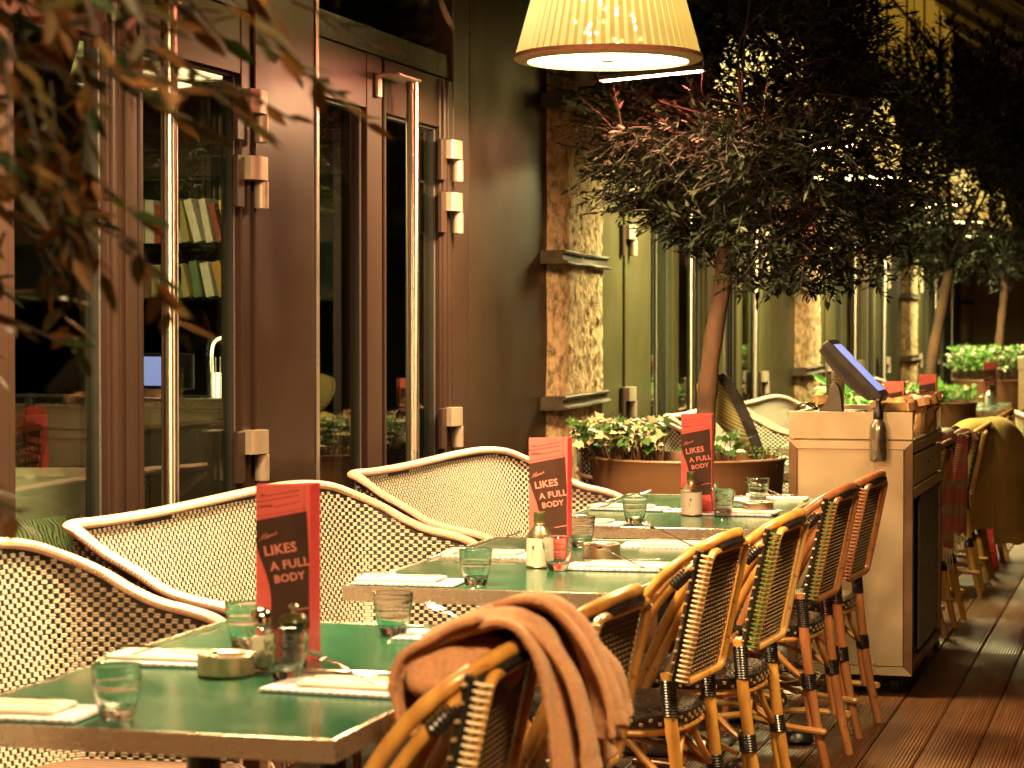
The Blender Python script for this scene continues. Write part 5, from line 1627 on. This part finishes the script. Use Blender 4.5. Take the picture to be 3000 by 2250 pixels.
# ================================================================== BLANKETS OVER CHAIRS
def drape(name, label, cat, loc, layers, mat, rz=0.0, thick=.007, fuzz=0, seed=1):
    """each layer: y0, y1, control points (x, z) front hem -> over the rail -> rear hem, fold amplitude, folds, phase"""
    t = thing(name, label, cat, loc, rz)
    for li, (ya, yb, cps, amp, nf, ph, spread, slant) in enumerate(layers):
        cv = crom([(x, 0, z) for x, z in cps], 60)
        nu = 46
        def f(u, v, off=0.0):
            i = min(60, v*60); k = min(59, int(i)); fr = i-k
            p = cv[k].lerp(cv[k+1], fr); tg = (cv[k+1]-cv[k]).normalized()
            n = Vector((-tg.z, 0, tg.x)); n = -n if n.z + n.x*.35 < 0 else n
            yc = (ya+yb)/2; w = (yb-ya)
            vt = abs(v-.42)/.58
            sp_ = 1 + spread*vt
            y = yc + (u-.5)*w*sp_ + slant*max(0, v-.42)
            q = u*nf + ph + .16*mnoise.noise(Vector((v*3, u*2, seed+li)))
            s = math.sin(2*math.pi*q)
            a = amp*(.35 + .9*vt)
            d = a*(s*.6 + .5*(1-abs(math.sin(math.pi*q)))**1.3) + .010*mnoise.noise(Vector((u*4, v*5, seed*3+li)))
            # the rail bends down at either end of the chair
            r_ = min(1.2, abs(y)/.19); drop = -.085*r_**3.2*max(0, 1-2.2*abs(v-.42))
            xb = -.045*r_**2.5*max(0, 1-1.6*abs(v-.42))
            edge = .016*mnoise.noise(Vector((u*5, li, seed)))*max(0, (v-.8)*5)
            hem = .0025*math.exp(-((v-.955)/.006)**2)*-1
            return tuple(p + n*(d + off + hem) + Vector((xb, y, drop + edge)))
        m = MB()
        m.grid(lambda u, v: f(u, v), nu, 84)
        o = m.build('cloth_fold', mat, t)
        if fuzz:
            g = np.random.default_rng(seed+li); FV = []; FF = []
            for q in range(fuzz):
                u, v = g.uniform(0,1), g.uniform(0,1)
                p = Vector(f(u, v)); a = Vector(f(min(1,u+.01), v)) - Vector(f(max(0,u-.01), v)); b_ = Vector(f(u, min(1,v+.008))) - Vector(f(u, max(0,v-.008)))
                n = a.cross(b_)
                if n.length < 1e-9: continue
                n.normalize()
                if n.x*.6 + n.z < 0: n = -n
                d = (n + Vector((g.normal(0,.55), g.normal(0,.55), g.normal(0,.55)))).normalized()
                sd_ = d.orthogonal().normalized()*.0005
                L_ = g.uniform(.003, .0075); i0 = len(FV)
                FV += [tuple(p - n*.001 - sd_), tuple(p - n*.001 + sd_), tuple(p + d*L_)]; FF.append((i0, i0+1, i0+2))
            nap = bpy.data.meshes.new('nap'); nap.from_pydata(FV, [], FF); nap.materials.append(mat); nap.update()
            link('nap', nap, t)['kind'] = 'stuff'
        sm = o.modifiers.new('thick', 'SOLIDIFY'); sm.thickness = thick; sm.offset = -1
        ss = o.modifiers.new('round', 'SUBSURF'); ss.levels = 1; ss.render_levels = 1
    return t
drape('blanket', 'tan fleece blanket thrown over the back of the nearest rattan chair', 'blanket', (-1.095, 3.70, 0), [
    (-.01, .215, [(-.095,.815),(-.080,.85),(-.025,.892),(.05,.936),(.115,.942),(.165,.900),(.20,.82),(.215,.735)], .024, 2.4, .15, .16, .02),
    (-.085, .08, [(-.085,.800),(-.083,.835),(-.055,.878),(.012,.915),(.085,.930),(.130,.885),(.150,.80),(.160,.70),(.165,.52),(.165,.40)], .018, 1.5, .55, .16, .05),
    (-.06, .20, [(-.09,.805),(-.065,.845),(.0,.895),(.08,.922),(.125,.907),(.165,.84),(.185,.76),(.198,.690)], .022, 2.2, .9, .12, .03),
    (-.115, .06, [(-.050,.750),(-.075,.79),(-.082,.84),(-.060,.882),(-.01,.908),(.05,.926)], .010, 1.6, .3, .06, .03),
    (.06, .20, [(.02,.88),(.09,.905),(.130,.88),(.160,.80),(.185,.69),(.195,.62)], .018, 1.6, .4, .2, .05)], M['blanket'], .04, .011, 16000, seed=4)
# the bundled middle of the tan blanket, stuffed inside the near hoop
bl = [o for o in COL.objects if o.get('label', '').startswith('tan fleece')][0]
def lump(u, v):
    a = u*2*math.pi; b_ = (v-.5)*math.pi
    x, y, z = math.cos(b_)*math.cos(a), math.cos(b_)*math.sin(a), math.sin(b_)
    k = 1 + .16*mnoise.noise(Vector((x*1.6, y*1.6, z*1.6+3))) + .10*math.sin(5*a + 3*z)*(1-abs(z))
    return (-.012 + .088*x*k, .02 + .135*y*k, .842 + .066*z*k)
mb_ = MB().grid(lump, 48, 28, closed_u=True).build('cloth_bundle', M['blanket'], bl)
hb = drape('blanket', 'herringbone blanket with pale fringe hanging behind the chair past the cart', 'blanket', (-1.015, 11.20, 0), [
    (-.075, .050, [(-.05,.72),(-.03,.84),(.0,.895),(.03,.902),(.052,.86),(.058,.70),(.060,.50),(.060,.37)], .007, 1.2, .2, .04, 0),
    (.045, .115, [(-.04,.80),(-.01,.87),(.02,.890),(.045,.84),(.050,.68),(.050,.52),(.050,.43)], .007, 1.0, .6, .04, 0)], M['herringbone'], R(-90), seed=9)
fr = MB(); r_ = random.Random(3)
for (y0, y1, z, x) in ((-.078, .052, .372, .060), (.045, .117, .432, .050)):
    n = int((y1-y0)/.0075)
    for i in range(n):
        y = y0 + (y1-y0)*i/n
        fr.tube([(x, y, z+.01),(x+r_.uniform(-.004,.006), y+r_.uniform(-.006,.006), z-.05),(x+r_.uniform(-.008,.01), y+r_.uniform(-.012,.012), z-.095-r_.uniform(0,.02))], [.0026,.0024,.0012], 5)
fr.build('fringe', M['lace_cream'], hb)['kind'] = 'stuff'
drape('blanket', 'olive wool blanket hung over the chair with the yellow leg', 'blanket', (-.93, 12.70, 0), [
    (-.16, .17, [(-.12,.70),(-.06,.83),(.0,.895),(.05,.905),(.09,.86),(.115,.70),(.125,.50),(.13,.34)], .026, 1.7, .1, .28, .05),
    (-.02, .20, [(-.06,.80),(.0,.88),(.06,.885),(.095,.80),(.11,.62),(.12,.42),(.12,.26)], .020, 1.3, .5, .20, .05)], M['blanket_olive'], R(-62), seed=14)
drape('scarf', 'pinkish scarf looped over the rail of the chair past the cart', 'scarf', (-1.0, 11.32, 0), [
    (.13, .19, [(-.12,.74),(-.04,.85),(.03,.905),(.09,.915),(.11,.87),(.09,.82)], .012, 1.0, .1, .1, 0)], M['rimwrap'], seed=21)

# ================================================================== THINGS ON THE FLOOR AND FARTHER ALONG
w = MB(); r_ = random.Random(8)
for k in range(6):
    c = [(-1.56+.06*r_.random(), 8.88+.10*r_.random(), .012+.004*k)]
    for i in range(7): c.append((-1.58+.22*r_.random(), 8.75+.30*r_.random(), .010+.05*r_.random()))
    w.tube(crom(c, 60), .0045, 6)
tag(w.build('cable_tangle', M['cream']), 'tangle of pale cables on the deck at the left foot of the cart', 'cable')
MB().tube([(-1.43, 8.72, .035),(-1.36, 8.60, .035)], [.028,.028], 18).build('pipe_end', M['napkin'])
tag(bpy.data.objects['pipe_end'], 'pale plastic plug lying beside the cable tangle', 'plug')
w = MB()
for k in range(3):
    c = [(-1.50+.2*r_.random(), 8.8+.25*r_.random(), .02+.15*r_.random()) for i in range(7)]
    w.tube(crom(c, 50), .006, 6)
tag(w.build('cable_tangle', M['black']), 'black cables hanging at the left side of the cart', 'cable')
for i, (x, y) in enumerate(((-1.20, 7.92), (-1.27, 7.30), (-1.24, 5.55))):
    s = MB().lathe([(0,.0),(.055,0),(.062,.012),(.055,.035),(.035,.05),(.012,.056),(0,.057)], 24)
    s = s.build('floor_weight', M['black']); s.location = (x, y, 0); s.scale = (1, .8, 1)
    tag(s, ('round black weight on the deck under the green laced chairs', 'black weight between the chair legs of the third row', 'black weight on the deck below the cream laced chair')[i], 'weight')
rb = MB().bbox(-.012,.012,-.16,.16,0,.36,.006)
rb = rb.build('red_board', M['redside']); rb.location = (-1.0, 14.05, .0); rb.rotation_euler = (0, R(-9), R(20))
tag(rb, 'bright red board leaning on the deck behind the olive blanket', 'board')

def wicker_seat(loc, rz, label):
    t = thing('wicker_armchair', label, 'armchair', loc, rz)
    T = 1.25; hw = .30
    def pt(a, z):  # plan: half round tub, open to -x
        r = hw + .10*(z-.45)
        return (r*math.sin(a), r*math.cos(a)*.98, z)
    rows = 30; cols = 42; PV, PF = pill_template(.026, .0062, .006); pos = []; tn = []
    for r in range(rows):
        z = .42 + r*.0145
        for c in range(cols):
            a = R(-20) + R(220)*(c + (.5 if r % 2 else 0))/cols
            top = .70 + .16*math.sin(max(0, min(math.pi, a)))
            if z > top - .02: continue
            for dz in (-.0034, .0034):
                pos.append(pt(a, z+dz)); tn.append((math.cos(a), -math.sin(a), 0))
    pos = np.array(pos); tn = np.array(tn); up = np.array([0,0,1.]); nn = np.cross(tn, up)
    V = pos[:,None,:] + PV[None,:,0,None]*tn[:,None,:] + PV[None,:,1,None]*up + PV[None,:,2,None]*nn[:,None,:]
    F = PF[None] + (np.arange(len(pos))*len(PV))[:,None,None]
    o = link('woven_strands', fast_mesh('woven_strands', V.reshape(-1,3), F.reshape(-1,4), M['yellow_strand']), t); o['kind'] = 'stuff'
    MB().grid(lambda u, v: pt(R(-20)+R(220)*u, .42 + v*(.26 + .16*math.sin(max(0, min(math.pi, R(-20)+R(220)*u))))), 40, 4).build('upright_strands', M['hole'], t)
    rim = [pt(R(-20)+R(220)*i/40, .69 + .16*math.sin(max(0, min(math.pi, R(-20)+R(220)*i/40)))) for i in range(41)]
    MB().tube(rim, .016, 8).build('rim', M['rimwrap'], t)
    MB().lathe([(0,.38),(.27,.38),(.28,.40),(.27,.43),(0,.435)], 28).build('seat', M['seatweave'], t)
    for a in (-20, 60, 120, 200):
        p = pt(R(a), .4); MB().tube([(p[0]*.95, p[1]*.95, .0), (p[0], p[1], .42)], .014, 8).build('leg', M['rattan'], t)
    return t
wicker_seat((-.60, 15.3, 0), R(190), 'pale woven tub chair at the right edge behind the olive blanket')
t = thing('seat_cushion', 'green cushion on the woven tub chair at the right edge', 'cushion', (-.60, 15.3, .437))
MB().lathe([(0,0),(.22,.0),(.245,.02),(.25,.05),(.235,.08),(0,.10)], 28).build('cushion_pad', M['fern'], t)
# a second steel cart far along the terrace
t = thing('service_cart', 'far steel cart with a pink wrapped bundle at the right edge', 'cart', (-.98, 20.6, 0))
MB().bbox(-.24,.24,-.3,.3,.10,1.02,.004).build('cart_body', M['cart_steel'], t)
MB().bbox(-.245,.245,-.305,.305,1.021,1.13,.004).build('tray_front', M['cart_steel'], t)
for x in (-.18,.18):
    for y in (-.22,.22):
        MB().tube([(x-.014,y,.05),(x+.014,y,.05)], .048, 14).build('caster', M['soft_black'], t)
b = MB(); b.lathe([(0,0),(.11,.0),(.13,.05),(.11,.12),(.05,.17),(.03,.20),(0,.20)], 20)
o = b.build('wrapped_bundle', M['redside']); o.location = (-1.02, 20.55, 1.132); tag(o, 'pink wrapped bundle on the far steel cart at the right edge', 'bundle')

# ================================================================== BEHIND THE GLASS
t = thing('bookshelf', 'glass shelved bookcase behind the first door', 'bookcase', (0, 0, 0))
BX0, BX1, BY = -5.6, -3.40, 9.5
for z in (2.02, 1.735, 1.50):
    MB().bbox(BX0, BX1, BY-.02, BY+.24, z, z+.012, .002).build('glass_shelf', M['shelf_glass'], t)
MB().box(BX0-.05, BX1+.05, BY+.26, BY+.30, 1.50, 2.6).build('back_board', M['indoor'], t)
for x in (BX0-.05, BX1+.01):
    MB().bbox(x, x+.04, BY-.03, BY+.259, 0, 2.6, .004).build('upright', M['indoor'], t)
r_ = random.Random(12)
BN = ['olive','cream','maroon','navy','green','tan','white','brown']
bc = [(.30,.26,.10),(.45,.40,.30),(.25,.05,.03),(.05,.09,.20),(.10,.16,.08),(.35,.20,.06),(.50,.48,.40),(.12,.05,.04)]
bm = [P('book_cover_%s' % n, c, .5, var=.1) for n, c in zip('abcdefgh', bc)]
M['yellowbook'] = P('yellow_book_cover', (.55,.42,.03), .5)
M['whitebook'] = P('pale_book_cover', (.62,.58,.48), .5)
def book(x, z, w, h, tilt, mat, label):
    o = MB(); o.bbox(0, w, 0, .15, 0, h, .002); o = o.build('book', [mat]); o.location = (x, BY+.03, z); o.rotation_euler = (0, R(tilt), 0)
    tag(o, label, 'book', 'books on the indoor glass shelves')
    return o
ORD = 'first second third fourth fifth sixth seventh eighth ninth tenth eleventh twelfth thirteenth fourteenth fifteenth sixteenth seventeenth eighteenth nineteenth twentieth'.split()
for zi, (z, hm) in enumerate(((1.7485, .20), (1.5135, .17))):
    x = -4.50; k = 0; row = ('upper', 'lower')[zi]
    while x < -3.62 and k < 20:
        w = r_.uniform(.022, .045); h = hm*r_.uniform(.8, 1.0)
        tilt = r_.uniform(-17, -9) if x > -4.12 else r_.uniform(-1, 1)
        ci = r_.randint(0, 7); mt, cn = bm[ci], BN[ci]
        if zi == 0 and -4.06 < x < -3.96: mt, cn, h = M['whitebook'], 'pale', .19
        elif zi == 0 and x > -3.93: mt, cn, h = M['yellowbook'], 'yellow', .185
        book(x, z, w, h, tilt, mt, '%s %s book, %s from the left on the %s indoor shelf' % (cn, 'leaning' if tilt < -5 else 'upright', ORD[k], row))
        x += w + (.020 if tilt < -5 else .004); k += 1
t = thing('service_counter', 'dark counter with steel edge inside the dining room', 'counter', (0,0,0))
MB().bbox(-5.6, -3.50, 9.0, 9.40, 1.06, 1.10, .004).build('countertop', M['steel'], t)
for i in range(4):
    MB().bbox(-5.58+.52*i, -5.10+.52*i, 9.012, 9.03, .60, 1.05, .004).build('drawer', M['indoor'], t)
MB().box(-5.58, -3.52, 9.031, 9.38, .02, 1.058).build('carcass', M['indoor'], t)
t = thing('till_screen', 'lit blue till screen on the indoor counter', 'screen', (-4.035, 9.15, 1.101), R(-12))
MB().bbox(-.17,.17,-.012,.012,.03,.18,.006).build('bezel', M['black'], t)
MB().box(-.10,.02,-.0145,-.0125,.045,.165).build('screen', M['screen'], t)
MB().bbox(-.06,.06,-.04,.06,0,.032,.006).build('foot', M['black'], t)
t = thing('lantern', 'lit ribbed white lantern with arched handle on the indoor counter', 'lantern', (-3.745, 9.16, 1.101))
m = MB(); m.lathe([(0,.002),(.055,.0),(.057,.004),(.057,.095),(.055,.10),(0,.10)], 24); m.build('glowing_base', M['lantern'], t)
for k in range(16):
    a = 2*math.pi*k/16
    MB().tube([(.060*math.cos(a), .060*math.sin(a), .0),(.060*math.cos(a), .060*math.sin(a), .165)], .0022, 5).build('rib', M['napkin'], t)
MB().tube(crom([(-.062,0,.10),(-.062,0,.19),(-.045,0,.232),(0,0,.245),(.045,0,.232),(.062,0,.19),(.062,0,.10)], 24), .007, 8).build('handle', M['lantern'], t)
MB().lathe([(0,.10),(.013,.10),(.016,.20),(.010,.215),(0,.216)], 12).build('candle', M['lantern'], t)
# indoor table with wine glasses and a red menu
t = thing('indoor_table', 'dark dining table just inside the first door', 'table', (-3.50, 7.3, 0))
MB().bbox(-.38,.38,-.40,.40,.72,.75,.004).build('tabletop', M['indoor_floor'], t)
MB().tube([(0,0,0),(0,0,.72)], .03, 10).build('pedestal', M['black'], t)
def wine(x, y, lb):
    t = thing('wine_glass', lb, 'glass', (x, y, .7505), 0, 'wine glasses on the indoor table')
    MB().lathe([(.0,.001),(.034,.0),(.034,.002),(.005,.006),(.0035,.02),(.0035,.085),(.012,.098),(.030,.118),(.038,.145),(.036,.175),(.031,.205)], 28).build('bowl', M['tumbler'], t)
    MB().lathe([(.0,.0005),(.034,.0004),(.035,.0016),(.034,.0026),(0,.003)], 28).build('foot', M['tumbler_base'], t)
wine(-3.42, 7.18, 'wine glass nearer the door on the indoor table'); wine(-3.55, 7.42, 'wine glass farther in on the indoor table')
o = dup(menu, (-3.78, 7.45, .7505), R(20), 'red menu seen through the glass on the indoor table')
# indoor seating pieces behind the first pane
t = thing('indoor_chair', 'pale upholstered chair back behind the first pane', 'chair', (-3.20, 6.35, 0), R(10))
MB().bbox(-.24,.24,-.05,.05,.50,.98,.03).build('backrest', M['napkin'], t)
MB().bbox(-.24,.24,-.45,-.06,.40,.48,.02).build('seat', M['napkin'], t)
for x in (-.2,.2):
    for y in (-.42,.0): MB().tube([(x,y,0),(x,y,.41)], .016, 8).build('leg', M['black'], t)
t = thing('cushion', 'green leaf patterned cushion behind the first pane', 'cushion', (-2.985, 5.90, .43), R(78))
def cf(u, v):
    x = (u-.5)*.46; z = v*.44; e = (1-(abs(u-.5)*2)**4)*(1-(abs(v-.5)*2)**4)
    return x*(1-.06*(1-abs(v-.5)*2)), z, .055*e
m = MB(); m.grid(lambda u, v: (cf(u,v)[0], cf(u,v)[2], cf(u,v)[1]), 20, 20); m.grid(lambda u, v: (cf(1-u,v)[0], -cf(1-u,v)[2], cf(1-u,v)[1]), 20, 20)
m.build('cushion_cover', M['cushion'], t)
t = thing('indoor_bench', 'low dark bench carrying the patterned cushion indoors', 'bench', (-3.05, 5.9, 0))
MB().bbox(-.20,.20,-.35,.35,.36,.428,.01).build('seat', M['indoor_floor'], t)
for x in (-.15,.15):
    for y in (-.3,.3): MB().tube([(x,y,0),(x,y,.36)], .018, 8).build('leg', M['black'], t)
# indoor pendant added in place of a terrace lamp's reflection in the glass
o = dup(lamp, (-3.89, 8.6, 2.33), 0, 'added pleated pendant lamp standing in for a lamp reflection in the first glass door', 'pleated pendant lamps along the terrace')
o.scale = (.74,.74,.74)
lamp_light(o, LAMP_W*.5, None)
for c in [c for c in COL.objects if c.parent == o and c.type == 'LIGHT']: c.data.energy *= .3
for i in range(16):
    MB().box(-5.9, -5.88, 7.4+.11*i, 7.44+.11*i, .9, 2.4).build('curtain_fold', M['board'], rm)
# two people standing far inside the room
def person(loc, rz, label, shirt, hairc, lean):
    t = thing('person', label, 'person', loc, rz); t.scale = (.89, .89, .89)
    J = {'pel':(0,0,.92,.13),'wai':(0,.0,1.04,.115),'che':(0,lean*.4,1.24,.135),'nek':(0,lean*.8,1.40,.055),'hd':(0,lean,1.46,.06),
         'hl':(-.09,0,.86,.085),'kl':(-.10,.0,.48,.06),'al':(-.10,-.02,.08,.042),'fl':(-.10,.10,.035,.035),
         'hr':(.09,0,.86,.085),'kr':(.10,.02,.48,.06),'ar':(.10,.0,.08,.042),'fr':(.10,.12,.035,.035),
         'sl':(-.17,lean*.5,1.33,.06),'el':(-.23,.03,1.07,.042),'wl':(-.17,.24,1.03,.032),'gl':(-.15,.32,1.03,.03),
         'sr':(.17,lean*.5,1.33,.06),'er':(.23,.03,1.07,.042),'wr':(.17,.22,1.02,.032),'gr':(.15,.30,1.02,.03)}
    E_ = [('pel','wai'),('wai','che'),('che','nek'),('nek','hd'),('pel','hl'),('hl','kl'),('kl','al'),('al','fl'),('pel','hr'),('hr','kr'),('kr','ar'),('ar','fr'),('che','sl'),('sl','el'),('el','wl'),('wl','gl'),('che','sr'),('sr','er'),('er','wr'),('wr','gr')]
    names = list(J); me = bpy.data.meshes.new('body')
    me.from_pydata([J[n][:3] for n in names], [(names.index(a), names.index(b)) for a, b in E_], [])
    me.materials.append(shirt)
    o = link('body', me, t)
    me.skin_vertices.new(name='') if hasattr(me.skin_vertices, 'new') and not me.skin_vertices else None
    md = o.modifiers.new('skin', 'SKIN'); md.use_smooth_shade = True
    if me.skin_vertices:
        for i, n in enumerate(names):
            me.skin_vertices[0].data[i].radius = (J[n][3], J[n][3]*.85)
            me.skin_vertices[0].data[i].use_root = (n == 'pel')
    sb = o.modifiers.new('round', 'SUBSURF'); sb.levels = 1; sb.render_levels = 2
    hc = Vector((0, lean+.015, 1.555))
    def hf(u, v):
        a = u*2*math.pi; b = (v-.5)*math.pi
        x, y, z = math.cos(b)*math.cos(a), math.cos(b)*math.sin(a), math.sin(b)
        jaw = 1 - .22*max(0, -z)**1.2
        nose = .016*math.exp(-((a-1.5708)/.22)**2 - ((z+.12)/.20)**2)
        brow = .005*math.exp(-((z-.18)/.10)**2)*max(0, math.sin(a))
        eye = -.006*math.exp(-((z-.04)/.09)**2)*(math.exp(-((a-1.13)/.16)**2) + math.exp(-((a-2.01)/.16)**2))
        k = nose + brow + eye
        return (hc.x + (.074*jaw+k*.3)*x, hc.y + (.093+k)*y*(1 if y > 0 else 1.02), hc.z + .115*z)
    MB().grid(hf, 28, 20, closed_u=True).build('head', M['skin'], t)
    def hr(u, v):
        a = u*2*math.pi; b = (.02 + .48*v)*math.pi
        lim = b if math.sin(a) < .2 else max(b, .34*math.pi)
        x, y, z = math.cos(lim)*math.cos(a), math.cos(lim)*math.sin(a), math.sin(lim)
        return (hc.x + .082*x, hc.y - .006 + .100*y, hc.z + .012 + .116*z)
    MB().grid(hr, 24, 8, closed_u=True).build('hair', hairc, t)
M['skin'] = P('skin', (.50,.29,.19), .5, var=.06)
M['dark_shirt'] = P('dark_shirt', (.03,.03,.035), .8); M['grey_shirt'] = P('grey_shirt', (.16,.15,.14), .8)
person((-4.80, 11.6, 0), R(160), 'person in a dark shirt standing far inside, right of the pole handle', M['dark_shirt'], M['black'], .03)
person((-4.63, 10.9, 0), R(215), 'person in a grey shirt bending slightly, just right of the pole handle indoors', M['grey_shirt'], M['black'], .07)
print('objects', len(COL.objects))
